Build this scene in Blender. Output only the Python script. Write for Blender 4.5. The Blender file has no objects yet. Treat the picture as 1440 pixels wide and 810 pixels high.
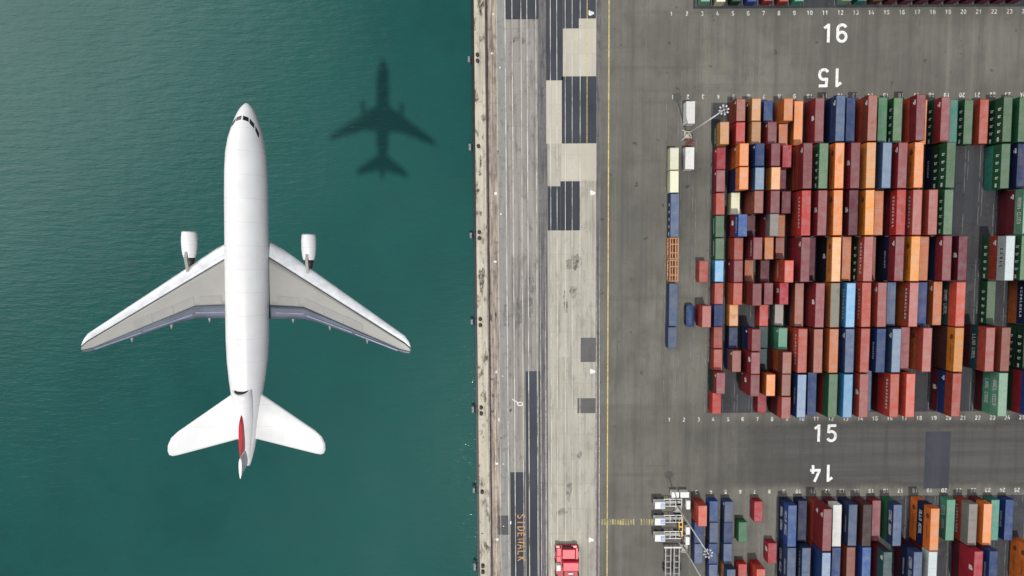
import bpy, bmesh, math, random
from mathutils import Matrix, Vector
random.seed(7)
S = bpy.context.scene
C = S.collection
rad = math.radians

# ------------------------------------------------------------ camera, sky, sun, exposure
TILT, YAW, CAM_H, FPX = rad(-3.5), rad(-0.4), 158.0, 774.0
cam = bpy.data.objects.new('camera', bpy.data.cameras.new('camera'))
C.objects.link(cam)
cam.matrix_world = Matrix.Translation((0, 0, CAM_H)) @ Matrix.Rotation(YAW, 4, 'Z') @ Matrix.Rotation(TILT, 4, 'X')
cam.data.sensor_width = 36.0
cam.data.lens = 36.0 * FPX / 1440.0
cam.data.clip_start, cam.data.clip_end = 0.5, 5000
S.camera = cam
CAMR = (Matrix.Rotation(YAW, 3, 'Z') @ Matrix.Rotation(TILT, 3, 'X'))

def at(px, py, z=0.0):
    """surveying helper: the place at height z that a spot of the aerial photo stands for"""
    d = CAMR @ Vector(((px - 720) / FPX, (405 - py) / FPX, -1.0))
    t = (z - CAM_H) / d.z
    return Vector((d.x * t, d.y * t, z))

SUN_TO = Vector((11.75, -41.7, 108.5)).normalized()
SUN_EL = math.asin(SUN_TO.z)
SUN_ROT = math.atan2(SUN_TO.x, SUN_TO.y)
world = bpy.data.worlds.new('World')
S.world = world
world.use_nodes = True
wt = world.node_tree
wt.nodes.clear()
w_out = wt.nodes.new('ShaderNodeOutputWorld')
w_mix = wt.nodes.new('ShaderNodeMixShader')
w_sky = wt.nodes.new('ShaderNodeTexSky')
w_sky.sky_type = 'NISHITA'
w_sky.sun_disc = False
w_sky.sun_elevation = SUN_EL
w_sky.sun_rotation = SUN_ROT
w_sky.dust_density = 1.5
w_bg = wt.nodes.new('ShaderNodeBackground')
w_bg.inputs['Strength'].default_value = 0.06
wt.links.new(w_sky.outputs[0], w_bg.inputs['Color'])
# unseen bright cloud added over the sea so its reflection pales the upper-left water
w_cl = wt.nodes.new('ShaderNodeBackground')
w_cl.inputs['Color'].default_value = (1.0, 0.98, 0.95, 1)
w_cl.inputs['Strength'].default_value = 3.8
tc = wt.nodes.new('ShaderNodeTexCoord')
dt = wt.nodes.new('ShaderNodeVectorMath'); dt.operation = 'DOT_PRODUCT'
dt.inputs[1].default_value = Vector((-0.74, 0.46, 0.56)).normalized()
wt.links.new(tc.outputs['Generated'], dt.inputs[0])
nz = wt.nodes.new('ShaderNodeTexNoise')
nz.inputs['Scale'].default_value = 3.0
nz.inputs['Detail'].default_value = 6
wt.links.new(tc.outputs['Generated'], nz.inputs['Vector'])
ad = wt.nodes.new('ShaderNodeMath'); ad.operation = 'MULTIPLY_ADD'
ad.inputs[1].default_value = 0.16
wt.links.new(nz.outputs['Fac'], ad.inputs[0])
wt.links.new(dt.outputs['Value'], ad.inputs[2])
mr = wt.nodes.new('ShaderNodeMapRange'); mr.interpolation_type = 'SMOOTHSTEP'
mr.inputs['From Min'].default_value = 0.87
mr.inputs['From Max'].default_value = 1.07
wt.links.new(ad.outputs[0], mr.inputs['Value'])
wt.links.new(mr.outputs[0], w_mix.inputs[0])
wt.links.new(w_bg.outputs[0], w_mix.inputs[1])
wt.links.new(w_cl.outputs[0], w_mix.inputs[2])
wt.links.new(w_mix.outputs[0], w_out.inputs[0])

sun = bpy.data.objects.new('sun', bpy.data.lights.new('sun', 'SUN'))
C.objects.link(sun)
sun.data.energy = 2.9
sun.data.angle = rad(1.05)
sun.data.color = (1.0, 0.965, 0.91)
sun.rotation_euler = SUN_TO.to_track_quat('Z', 'Y').to_euler()
S.view_settings.view_transform = 'Standard'
S.view_settings.look = 'None'
S.view_settings.exposure = 0.0
S.view_settings.gamma = 1.0
S.view_settings.use_curve_mapping = False

# ------------------------------------------------------------ helpers
def lin(r, g, b):
    f = lambda c: (c / 255 / 12.92) if c <= 10 else ((c / 255 + 0.055) / 1.055) ** 2.4
    return (f(r), f(g), f(b), 1.0)

def tag(o, label=None, cat=None, group=None, kind=None):
    if label: o['label'] = label
    if cat: o['category'] = cat
    if group: o['group'] = group
    if kind: o['kind'] = kind
    return o

def link(name, mesh, mat=None, parent=None):
    o = bpy.data.objects.new(name, mesh)
    C.objects.link(o)
    if mat is not None:
        if len(mesh.materials) == 0:
            mesh.materials.append(mat)
        if mesh.materials[0] is not mat:
            o.material_slots[0].link = 'OBJECT'
            o.material_slots[0].material = mat
    if parent is not None: o.parent = parent
    return o

def empty(name, loc, rz=0.0):
    o = bpy.data.objects.new(name, None)
    C.objects.link(o)
    o.location = loc
    o.rotation_euler = (0, 0, rz)
    o.empty_display_size = 0.5
    return o

def done(bm, name, smooth=False):
    me = bpy.data.meshes.new(name)
    bm.normal_update()
    bm.to_mesh(me)
    bm.free()
    if smooth:
        me.polygons.foreach_set('use_smooth', [True] * len(me.polygons))
    return me

def box(bm, x0, x1, y0, y1, z0, z1):
    v = [bm.verts.new(p) for p in ((x0, y0, z0), (x1, y0, z0), (x1, y1, z0), (x0, y1, z0),
                                   (x0, y0, z1), (x1, y0, z1), (x1, y1, z1), (x0, y1, z1))]
    for f in ((3, 2, 1, 0), (4, 5, 6, 7), (0, 1, 5, 4), (1, 2, 6, 5), (2, 3, 7, 6), (3, 0, 4, 7)):
        bm.faces.new([v[i] for i in f])
    return v

def bevbox(bm, x0, x1, y0, y1, z0, z1, b=0.08, seg=2):
    t = bmesh.new()
    box(t, x0, x1, y0, y1, z0, z1)
    bmesh.ops.bevel(t, geom=t.edges[:], offset=b, segments=seg, affect='EDGES', profile=0.5)
    m = bpy.data.meshes.new('t'); t.to_mesh(m); t.free()
    bm.from_mesh(m); bpy.data.meshes.remove(m)

def tube(bm, p0, p1, r0, r1=None, n=10):
    r1 = r0 if r1 is None else r1
    p0, p1 = Vector(p0), Vector(p1)
    d = (p1 - p0).normalized()
    a = d.orthogonal().normalized(); b = d.cross(a)
    A = [bm.verts.new(p0 + (a * math.cos(2 * math.pi * i / n) + b * math.sin(2 * math.pi * i / n)) * r0) for i in range(n)]
    B = [bm.verts.new(p1 + (a * math.cos(2 * math.pi * i / n) + b * math.sin(2 * math.pi * i / n)) * r1) for i in range(n)]
    for i in range(n):
        bm.faces.new((A[i], A[(i + 1) % n], B[(i + 1) % n], B[i]))
    bm.faces.new(A[::-1]); bm.faces.new(B)

def quad(bm, x0, x1, y0, y1, z):
    bm.faces.new([bm.verts.new(p) for p in ((x0, y0, z), (x1, y0, z), (x1, y1, z), (x0, y1, z))])

# ------------------------------------------------------------ materials
class NT:
    def __init__(s, name):
        s.m = bpy.data.materials.new(name); s.m.use_nodes = True
        s.t = s.m.node_tree; s.t.nodes.clear()
        s.out = s.t.nodes.new('ShaderNodeOutputMaterial')
        s.p = s.t.nodes.new('ShaderNodeBsdfPrincipled')
        s.t.links.new(s.p.outputs[0], s.out.inputs[0])
    def n(s, kind, **kw):
        o = s.t.nodes.new('ShaderNode' + kind)
        for k, v in kw.items():
            if hasattr(o, k): setattr(o, k, v)
            else: o.inputs[k.replace('_', ' ')].default_value = v
        return o
    def l(s, a, b): s.t.links.new(a, b)
    def coord(s, kind='Object', scale=(1, 1, 1), rnd=False):
        c = s.n('TexCoord'); mp = s.n('Mapping'); mp.inputs['Scale'].default_value = scale
        s.l(c.outputs[kind], mp.inputs['Vector'])
        if rnd:
            oi = s.n('ObjectInfo'); mu = s.n('Math', operation='MULTIPLY'); mu.inputs[1].default_value = 173.0
            s.l(oi.outputs['Random'], mu.inputs[0])
            cx = s.n('CombineXYZ'); s.l(mu.outputs[0], cx.inputs[0]); s.l(mu.outputs[0], cx.inputs[1])
            s.l(cx.outputs[0], mp.inputs['Location'])
        return mp.outputs[0]
    def noise(s, vec, scale, detail=4, rough=0.55):
        o = s.n('TexNoise'); o.inputs['Scale'].default_value = scale
        o.inputs['Detail'].default_value = detail; o.inputs['Roughness'].default_value = rough
        s.l(vec, o.inputs['Vector']); return o.outputs['Fac']
    def ramp(s, fac, a, b, lo=0.0, hi=1.0):
        o = s.n('MapRange'); o.interpolation_type = 'SMOOTHSTEP'
        for k, v in (('From Min', a), ('From Max', b), ('To Min', lo), ('To Max', hi)): o.inputs[k].default_value = v
        s.l(fac, o.inputs['Value']); return o.outputs[0]
    def mix(s, fac, a, b, mode='MIX'):
        o = s.n('MixRGB', blend_type=mode)
        for i, v in ((0, fac), (1, a), (2, b)):
            if isinstance(v, (float, int, tuple)): o.inputs[i].default_value = v
            else: s.l(v, o.inputs[i])
        return o.outputs[0]
    def math(s, op, a, b):
        o = s.n('Math', operation=op)
        for i, v in ((0, a), (1, b)):
            if isinstance(v, (float, int)): o.inputs[i].default_value = v
            else: s.l(v, o.inputs[i])
        return o.outputs[0]
    def bump(s, h, strength, dist):
        o = s.n('Bump'); o.inputs['Strength'].default_value = strength; o.inputs['Distance'].default_value = dist
        s.l(h, o.inputs['Height']); s.l(o.outputs[0], s.p.inputs['Normal'])
    def fin(s, col, rough=0.8, metal=0.0, spec=0.5):
        if isinstance(col, tuple): s.p.inputs['Base Color'].default_value = col
        else: s.l(col, s.p.inputs['Base Color'])
        if isinstance(rough, (int, float)): s.p.inputs['Roughness'].default_value = rough
        else: s.l(rough, s.p.inputs['Roughness'])
        s.p.inputs['Metallic'].default_value = metal
        s.p.inputs['Specular IOR Level'].default_value = spec
        return s.m

def sc(c, k): return (c[0] * k, c[1] * k, c[2] * k, 1.0)

def mat_plain(name, col, rough=0.6, var=0.15, scale=1.5, metal=0.0, spec=0.4):
    s = NT(name); v = s.coord('Object', rnd=True)
    n = s.noise(v, scale, 5)
    return s.fin(s.mix(s.ramp(n, .3, .7), sc(col, 1 - var), sc(col, 1 + var)), rough, metal, spec)

def mat_side(name, col):
    s = NT(name)
    v = s.coord('Object', (1, 1, 1), True)
    n1 = s.noise(v, 0.6, 4)
    n2 = s.noise(s.coord('Object', (1, 3.0, .35), True), 2.2, 5, .65)
    oi = s.n('ObjectInfo')
    base = s.mix(s.ramp(n1, .3, .7), sc(col, .62), sc(col, .82))  # wall tone lowered for the shade on container sides
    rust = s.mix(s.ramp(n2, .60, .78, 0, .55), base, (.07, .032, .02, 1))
    k = s.ramp(oi.outputs['Random'], 0, 1, .8, 1.15)
    mul = s.n('Mix'); mul.data_type = 'RGBA'; mul.blend_type = 'MULTIPLY'; mul.inputs[0].default_value = 1
    cc = s.n('CombineColor'); [s.l(k, cc.inputs[i]) for i in range(3)]
    return s.fin(s.mix(1.0, rust, cc.outputs[0], 'MULTIPLY'), .5, 0, .35)

def mat_roof(name, col):
    s = NT(name)
    v = s.coord('Object', (1, 1, 1), True)
    oi = s.n('ObjectInfo')
    blot = s.noise(v, .45, 5, .6)
    streak = s.noise(s.coord('Object', (3.2, .22, 1), True), 1.3, 4, .6)
    cross = s.noise(s.coord('Object', (.25, 5.0, 1), True), 1.0, 3, .6)
    fine = s.noise(v, 6.0, 4, .7)
    g = (col[0] + col[1] + col[2]) / 3
    dust = (col[0] * .54 + g * .30 + .036, col[1] * .54 + g * .30 + .034, col[2] * .54 + g * .30 + .034, 1)
    c = s.mix(s.ramp(blot, .32, .70), sc(col, .84), dust)
    c = s.mix(s.ramp(streak, .50, .72, 0, .38), c, sc(dust, 1.14))
    c = s.mix(s.ramp(cross, .52, .70, 0, .30), c, sc(col, .66))
    c = s.mix(s.ramp(fine, .54, .72, 0, .46), c, (.075, .044, .032, 1))
    # one patch of rust or grime somewhere on some roofs
    sp = s.noise(s.coord('Object', (1, .6, 1), True), .33, 2, .4)
    c = s.mix(s.ramp(sp, .66, .76, 0, .28), c, (.10, .060, .045, 1))
    k = s.ramp(oi.outputs['Random'], 0, 1, .80, 1.16)
    cc = s.n('CombineColor'); [s.l(k, cc.inputs[i]) for i in range(3)]
    return s.fin(s.mix(1.0, c, cc.outputs[0], 'MULTIPLY'), .62, 0, .3)

# colour name -> (side, roof); roof tones hold sunlight and fading, side tones hold shade
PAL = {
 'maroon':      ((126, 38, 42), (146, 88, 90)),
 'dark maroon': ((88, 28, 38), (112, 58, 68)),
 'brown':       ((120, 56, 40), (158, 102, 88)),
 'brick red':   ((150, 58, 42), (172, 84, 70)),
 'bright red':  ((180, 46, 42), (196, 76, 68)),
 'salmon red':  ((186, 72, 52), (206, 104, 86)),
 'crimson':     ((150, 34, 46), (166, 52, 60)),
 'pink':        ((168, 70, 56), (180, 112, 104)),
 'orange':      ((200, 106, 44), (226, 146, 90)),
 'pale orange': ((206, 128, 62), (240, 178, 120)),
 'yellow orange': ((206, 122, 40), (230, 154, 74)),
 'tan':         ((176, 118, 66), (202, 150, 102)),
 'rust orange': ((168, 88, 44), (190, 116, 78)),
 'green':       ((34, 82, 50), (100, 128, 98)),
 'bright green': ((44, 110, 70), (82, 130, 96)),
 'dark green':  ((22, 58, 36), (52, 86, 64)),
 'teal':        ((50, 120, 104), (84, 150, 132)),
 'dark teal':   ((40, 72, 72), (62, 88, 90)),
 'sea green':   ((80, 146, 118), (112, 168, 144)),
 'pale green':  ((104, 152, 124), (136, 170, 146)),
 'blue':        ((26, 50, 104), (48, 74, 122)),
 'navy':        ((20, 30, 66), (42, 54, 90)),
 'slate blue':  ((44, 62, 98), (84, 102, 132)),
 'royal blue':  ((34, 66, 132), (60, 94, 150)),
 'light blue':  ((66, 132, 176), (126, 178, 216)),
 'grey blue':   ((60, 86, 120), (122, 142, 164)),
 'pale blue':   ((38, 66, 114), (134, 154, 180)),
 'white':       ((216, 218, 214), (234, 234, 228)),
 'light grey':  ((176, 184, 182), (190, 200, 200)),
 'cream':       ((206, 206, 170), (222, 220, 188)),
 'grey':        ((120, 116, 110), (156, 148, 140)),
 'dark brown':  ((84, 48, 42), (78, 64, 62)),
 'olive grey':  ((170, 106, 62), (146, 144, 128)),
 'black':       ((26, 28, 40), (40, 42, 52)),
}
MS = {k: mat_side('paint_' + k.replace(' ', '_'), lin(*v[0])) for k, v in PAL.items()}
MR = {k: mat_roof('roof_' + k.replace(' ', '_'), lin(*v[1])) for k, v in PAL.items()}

s = NT('white_marking_paint'); n = s.noise(s.coord('Object', (1, .6, 1)), 1.3, 6, .75)
M_white_paint = s.fin((.72, .72, .69, 1), .75, 0, .2); s.l(s.ramp(n, .66, .50, .45, 1.0), s.p.inputs['Alpha'])
M_letter = mat_plain('white_lettering', (.54, .54, .52, 1), .6, .25, 3)
M_letter_dark = mat_plain('dark_lettering', (.05, .045, .045, 1), .6, .1, 2)
M_letter_brown = mat_plain('brown_emblem', (.09, .035, .02, 1), .6, .1, 2)
M_steel_white = mat_plain('white_steel', (.60, .60, .58, 1), .45, .1, 1.5)
M_steel_grey = mat_plain('grey_steel', (.30, .30, .29, 1), .5, .2, 1.5)
M_rubber = mat_plain('black_rubber', (.02, .02, .022, 1), .8, .2, 3)
M_iron = mat_plain('dark_cast_iron', (.03, .026, .024, 1), .6, .3, 4)
M_fender = mat_plain('grey_fender_pad', (.16, .19, .20, 1), .6, .3, 2)
M_red = mat_plain('red_machine_paint', lin(206, 62, 78), .4, .06, 1)
M_red_dark = mat_plain('dark_red_machine_paint', lin(150, 24, 42), .45, .1, 1)
M_glass = mat_plain('dark_glass', (.015, .017, .02, 1), .12, .1, 1, 0, .6)
M_blue_panel = mat_plain('blue_cab_panel', lin(90, 130, 175), .3, .1, 1)
M_yellow = mat_plain('yellow_steel', lin(206, 160, 60), .5, .15, 2)
M_rust = mat_plain('rusty_red_steel', lin(120, 50, 40), .7, .25, 2)
M_lamp = mat_plain('lamp_housing', (.55, .55, .55, 1), .4, .05, 2)
M_tarp = mat_plain('blue_tarpaulin', lin(44, 62, 100), .6, .25, 1.2)
M_rack = mat_plain('orange_rack_steel', lin(198, 134, 84), .6, .15, 2)

# ------------------------------------------------------------ setting: sea
def mat_water():
    s = NT('sea_water')
    v = s.coord('Object')
    big = s.noise(s.coord('Object', (1, .7, 1)), .008, 5, .55)
    mid = s.noise(v, .07, 4, .6)
    c = s.mix(s.ramp(big, .3, .7), (.0095, .058, .054, 1), (.0225, .089, .079, 1))
    c = s.mix(s.ramp(mid, .35, .7, 0, .5), c, (.013, .080, .070, 1))
    w1 = s.noise(s.coord('Object', (.22, 1.05, 1)), .66, 4, .55)
    w2 = s.noise(s.coord('Object', (.32, 1.5, 1)), 1.5, 2, .5)
    w3 = s.noise(s.coord('Object', (1, 1.1, 1)), .16, 3, .5)
    h = s.math('ADD', s.math('MULTIPLY', w1, 1.0), s.math('MULTIPLY', w2, .30))
    h = s.math('ADD', h, s.math('MULTIPLY', w3, .5))
    s.bump(h, 1.0, .19)
    s.p.inputs['IOR'].default_value = 1.33
    return s.fin(c, .08, 0, .45)
bm = bmesh.new(); quad(bm, -900, -9.4, -900, 900, 0)
sea = link('sea_water', done(bm, 'sea_water'), mat_water()); sea.location.z = -2.6
tag(sea, kind='structure')

# ------------------------------------------------------------ setting: terminal ground
def mat_asphalt(name, col, contrast=1.0):
    s = NT(name)
    k = contrast
    v = s.coord('Object')
    big = s.noise(v, .016, 5, .55)
    mid = s.noise(v, .075, 5, .6)
    tr = s.noise(s.coord('Object', (1, .030, 1)), .36, 6, .66)      # tyre wear along the lanes
    trf = s.noise(s.coord('Object', (1, .05, 1)), 1.5, 5, .65)
    tr2 = s.noise(s.coord('Object', (.035, 1, 1)), .30, 5, .62)
    fine = s.noise(v, 2.4, 6, .8)
    spots = s.noise(v, .33, 3, .5)
    c = s.mix(s.ramp(big, .32, .68), sc(col, .74), sc((col[0], col[1] * .995, col[2] * .95, 1), 1.22))
    c = s.mix(s.ramp(mid, .40, .66, 0, .55 * k), c, sc(col, .60))
    m2 = s.noise(s.coord('Object', (1, .5, 1)), .25, 6, .7)
    c = s.mix(s.ramp(m2, .50, .68, 0, .40 * k), c, sc((col[0] * 1.04, col[1], col[2] * .96, 1), .52))
    c = s.mix(s.ramp(tr, .46, .68, 0, .55 * k), c, sc((col[0] * 1.02, col[1], col[2] * 1.03, 1), .50))
    c = s.mix(s.ramp(tr, .30, .46, .40 * k, 0), c, sc((col[0], col[1] * 1.0, col[2] * .88, 1), 1.45))
    c = s.mix(s.ramp(trf, .50, .70, 0, .35 * k), c, sc(col, .55))
    c = s.mix(s.ramp(tr2, .52, .72, 0, .38 * k), c, sc(col, .56))
    c = s.mix(s.ramp(fine, .35, .7, .0, .40), c, sc(col, .66))
    c = s.mix(s.ramp(spots, .68, .74, 0, .7 * k), c, sc(col, .30))
    return s.fin(c, .9, 0, .2)

def mat_concrete(name, col, px=4.0, py=6.0, wear=.5, stain=0.0):
    s = NT(name)
    v = s.coord('Object')
    br = s.n('TexBrick'); br.offset = 0.0
    br.inputs['Scale'].default_value = 1.0
    br.inputs['Brick Width'].default_value = px; br.inputs['Row Height'].default_value = py
    br.inputs['Mortar Size'].default_value = .05; br.inputs['Mortar Smooth'].default_value = .6
    br.inputs['Color1'].default_value = sc(col, 1.05); br.inputs['Color2'].default_value = sc(col, .94)
    br.inputs['Mortar'].default_value = sc(col, .68)
    s.l(v, br.inputs['Vector'])
    tr = s.noise(s.coord('Object', (1, .03, 1)), .8, 5, .62)
    bl = s.noise(v, .16, 5, .6)
    fine = s.noise(v, 2.2, 5, .75)
    cr = s.noise(s.coord('Object', (.4, 1, 1)), .55, 6, .75)
    c = s.mix(s.ramp(bl, .35, .68, 0, .4), br.outputs['Color'], sc((col[0], col[1] * .985, col[2] * .94, 1), .84))
    c = s.mix(s.ramp(tr, .46, .70, 0, wear), c, sc((col[0] * 1.03, col[1], col[2] * 1.06, 1), .46))
    trw = s.noise(s.coord('Object', (1, .10, 1)), .32, 6, .68)
    c = s.mix(s.ramp(trw, .50, .70, 0, wear), c, sc((col[0] * 1.02, col[1], col[2] * 1.08, 1), .52))
    c = s.mix(s.ramp(tr, .28, .42, .35, 0), c, sc(col, 1.16))
    c = s.mix(s.ramp(fine, .45, .75, 0, .3), c, sc(col, .7))
    c = s.mix(s.ramp(cr, .64, .74, 0, .5), c, sc(col, .38))
    if stain:
        st = s.noise(s.coord('Object', (1, .45, 1)), .42, 6, .7)
        c = s.mix(s.ramp(st, .51, .66, 0, stain), c, (.075, .060, .048, 1))
    return s.fin(c, .88, 0, .2)

def mat_dirt(name, a, b):
    s = NT(name)
    tr = s.noise(s.coord('Object', (1, .08, 1)), 1.2, 6, .7)
    bl = s.noise(s.coord('Object'), .5, 5, .6)
    c = s.mix(s.ramp(tr, .3, .7), a, b)
    c = s.mix(s.ramp(bl, .5, .75, 0, .6), c, sc(a, .55))
    return s.fin(c, .9, 0, .2)

M_asphalt = mat_asphalt('weathered_asphalt', (.152, .147, .130, 1))
M_asphalt_new = mat_asphalt('dark_asphalt_patch', (.056, .060, .074, 1), .6)
M_asphalt_mid = mat_asphalt('grey_asphalt_patch', (.115, .115, .115, 1), .6)
M_yard = mat_asphalt('yard_asphalt', (.058, .060, .068, 1), .8)
M_lane = mat_concrete('worn_lane_concrete', (.280, .264, .240, 1), 4.3, 9, .85, .42)
M_conc = mat_concrete('light_concrete', (.40, .383, .32, 1), 4.2, 7.5, .62, .22)
M_conc_new = mat_concrete('new_concrete_patch', (.455, .43, .36, 1), 3.8, 7.0, .12)
M_cap = mat_concrete('quay_cap_concrete', (.50, .46, .37, 1), 8.0, 6.0, .55, .92)
M_groove = mat_dirt('rail_groove_dirt', (.035, .026, .025, 1), (.11, .085, .082, 1))
M_beige = mat_dirt('crane_track_dust', (.13, .105, .09, 1), (.44, .375, .30, 1))
M_greygreen = mat_dirt('grey_green_apron', (.20, .205, .19, 1), (.27, .268, .25, 1))
M_rail = mat_dirt('rail_strip_dark', (.085, .083, .088, 1), (.17, .165, .16, 1))
M_yellow_paint = mat_plain('yellow_marking_paint', (.50, .40, .16, 1), .8, .25, 1.2)
M_orange_paint = mat_plain('orange_marking_paint', (.42, .24, .10, 1), .8, .35, 1.5)
s = NT('worn_white_paint'); n = s.noise(s.coord('Object', (1, .25, 1)), .5, 5, .7)
M_white_worn = s.fin((.58, .57, .52, 1), .8, 0, .2); s.l(s.ramp(n, .66, .42, .25, 1.0), s.p.inputs['Alpha'])
M_wall = mat_concrete('quay_wall_concrete', (.20, .19, .16, 1), 6, 2, .5)

def struct(name, bm, mat, smooth=False):
    o = link(name, done(bm, name, smooth), mat); tag(o, kind='structure'); return o

bm = bmesh.new(); quad(bm, -7.0, 900, -900, 900, 0); struct('terminal_ground', bm, M_asphalt)
Y0, Y1 = -190, 190
def strip(name, x0, x1, z, mat, y0=Y0, y1=Y1):
    bm = bmesh.new(); quad(bm, x0, x1, y0, y1, z); return struct(name, bm, mat)
bm = bmesh.new(); box(bm, -10.05, -7.0, -900, 900, -9, -.30); struct('quay_wall', bm, M_wall)
bm = bmesh.new(); box(bm, -10.15, -7.15, Y0, Y1, -.29, .10)
bmesh.ops.bevel(bm, geom=bm.edges[:], offset=.04, segments=2, affect='EDGES'); struct('quay_edge_kerb', bm, M_cap)
strip('rail_groove', -7.15, -6.35, .004, M_groove)
strip('crane_track', -6.35, -3.9, .004, M_beige)
strip('quay_apron', -3.9, -1.2, .004, M_greygreen)
strip('lane_concrete', -1.2, 7.6, .004, M_lane)
strip('rail_strip', 7.6, 10.2, .004, M_rail)
strip('truck_lane_concrete', 10.2, 24.0, .004, M_conc)
strip('drain_strip', 24.0, 25.3, .004, M_rail)
bm = bmesh.new()
for x in (-6.95, -5.2, 8.1, 9.55, 24.2, 25.15):
    box(bm, x - .06, x + .06, Y0, Y1, .005, .075)
struct('crane_rail', bm, mat_plain('worn_rail_steel', (.22, .20, .19, 1), .45, .3, .6, .6))

bm = bmesh.new(); quad(bm, -7.12, -6.72, Y0, Y1, .0065); struct('rail_slot', bm, mat_plain('black_slot', (.016, .012, .012, 1), .9, .4, .6))
bm = bmesh.new(); box(bm, -10.95, -10.16, Y0, Y1, -1.5, -.75); struct('edge_shade_strip', bm, mat_plain('edge_shade_dark', (.010, .013, .015, 1), .5, .4, .8))  # added black strip for the shade and reflection band at the water edge
# asphalt and concrete patches of repair work, at their places on the pavement
def patch(name, rects, z, mat):
    bm = bmesh.new()
    for (xa, ya, xb, yb) in rects:
        a, b = at(xa, ya), at(xb, yb)
        quad(bm, a.x, b.x, b.y, a.y, z)
    return struct(name, bm, mat)
patch('dark_asphalt_patch', [(710, -20, 757.5, 27), (767.5, -20, 791.5, 113), (791.5, -20, 814, 40), (814, -20, 838, 26),
                             (790, 107.5, 838.5, 201.5), (770, 262, 788, 324), (788, 255, 816, 324),
                             (739, 522, 757.8, 840), (757.8, 522, 762, 840), (717.5, 664, 739, 840)], .008, M_asphalt_new)
patch('grey_asphalt_patch', [(816.5, 475, 838.5, 509), (812, 560, 838, 581), (700, 725, 716.5, 752)], .009, M_asphalt_mid)
patch('new_concrete_patch', [(792, 40, 814, 107), (814, 26, 838.3, 107), (768, 113, 789.5, 202), (789.5, 202, 838.5, 254)], .008, M_conc_new)
patch('dark_yard_patch', [(1302, 607, 1334, 687)], .006, M_asphalt_new)

# painted lines along the quay lanes
bm = bmesh.new()
for x, w in ((-1.5, .22), (.45, .2), (2.95, .17), (4.6, .2), (7.1, .17), (11.15, .18), (12.95, .16), (15.3, .14), (17.25, .14), (19.5, .16), (-3.85, .10)):
    quad(bm, x - w / 2, x + w / 2, Y0, Y1, .013)
struct('lane_marking', bm, M_white_worn)
bm = bmesh.new()
quad(bm, 27.40, 27.72, Y0, Y1, .008)
quad(bm, 21.35, 21.52, 31.3, Y1, .013)
struct('yellow_line_marking', bm, M_yellow_paint)

# ground of the three stacking blocks: asphalt darkened with the shade between stacks, slot lines
COLP, COL0 = 4.287, 41.27
def colx(c, blk): return COL0 + COLP * c + {16: -.6, 15: 0.0, 14: -.35}[blk]
s_t = M_yard.node_tree; s = NT.__new__(NT); s.m = M_yard; s.t = s_t; s.p = next(n for n in s_t.nodes if n.type == 'BSDF_PRINCIPLED')
s.l(s.ramp(s.noise(s.coord('Object'), .11, 6, .7), .36, .50, .35, 1.0), s.p.inputs['Alpha'])
bm = bmesh.new()
quad(bm, colx(3.55, 15), 240, -46.6, 42.2, .004)
quad(bm, colx(8.5, 14), 240, -160, -71.7, .004)
quad(bm, colx(2.4, 16), 240, 68.0, 160, .004)
struct('stacking_yard', bm, M_yard)
bm = bmesh.new()
for blk, y0, y1, c0 in ((15, -46.6, 42.6, 1), (14, -130, -71.9, 3), (16, 68.6, 130, 3)):
    for c in range(c0, 34):
        for sx in (-1.72, 1.72):
            y = y0
            while y < y1:
                ln = random.uniform(3, 9)
                if random.random() > .25: quad(bm, colx(c, blk) + sx - .05, colx(c, blk) + sx + .05, y, min(y1, y + ln), .009)
                y += ln + random.uniform(.2, 2)
struct('slot_line_marking', bm, mat_plain('faded_white_paint', (.17, .17, .165, 1), .85, .4, .5))

def mat_dark_roadway():
    s = NT('dark_roadway_asphalt')
    v = s.coord('Object')
    tr2 = s.noise(s.coord('Object', (.05, 1, 1)), .30, 6, .65); fine = s.noise(v, 1.8, 6, .8); tr = s.noise(s.coord('Object', (1, .05, 1)), .4, 6, .65)
    c = s.mix(s.ramp(tr2, .3, .7), (.078, .078, .076, 1), (.118, .114, .103, 1))
    c = s.mix(s.ramp(tr, .45, .7, 0, .5), c, (.055, .056, .058, 1))
    c = s.mix(s.ramp(fine, .4, .7, 0, .4), c, (.06, .06, .06, 1))
    s.fin(c, .9, 0, .2)
    g = s.n('TexCoord'); sp = s.n('SeparateXYZ'); s.l(g.outputs['Generated'], sp.inputs[0])
    e = s.noise(v, .07, 5, .65)
    fx = s.ramp(s.math('ADD', sp.outputs[0], s.math('MULTIPLY', e, .25)), .12, .42)
    yy = s.math('ABSOLUTE', s.math('SUBTRACT', sp.outputs[1], .5), 0.0)
    fy = s.ramp(s.math('ADD', yy, s.math('MULTIPLY', e, .30)), .62, .46)
    s.l(s.math('MULTIPLY', s.math('MULTIPLY', fx, fy), .85), s.p.inputs['Alpha'])
    return s.m
bm = bmesh.new(); quad(bm, 44, 230, -71, -47, .0025); struct('dark_roadway', bm, mat_dark_roadway())  # darker asphalt sheet on the cross lane, fading at left and both edges

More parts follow.
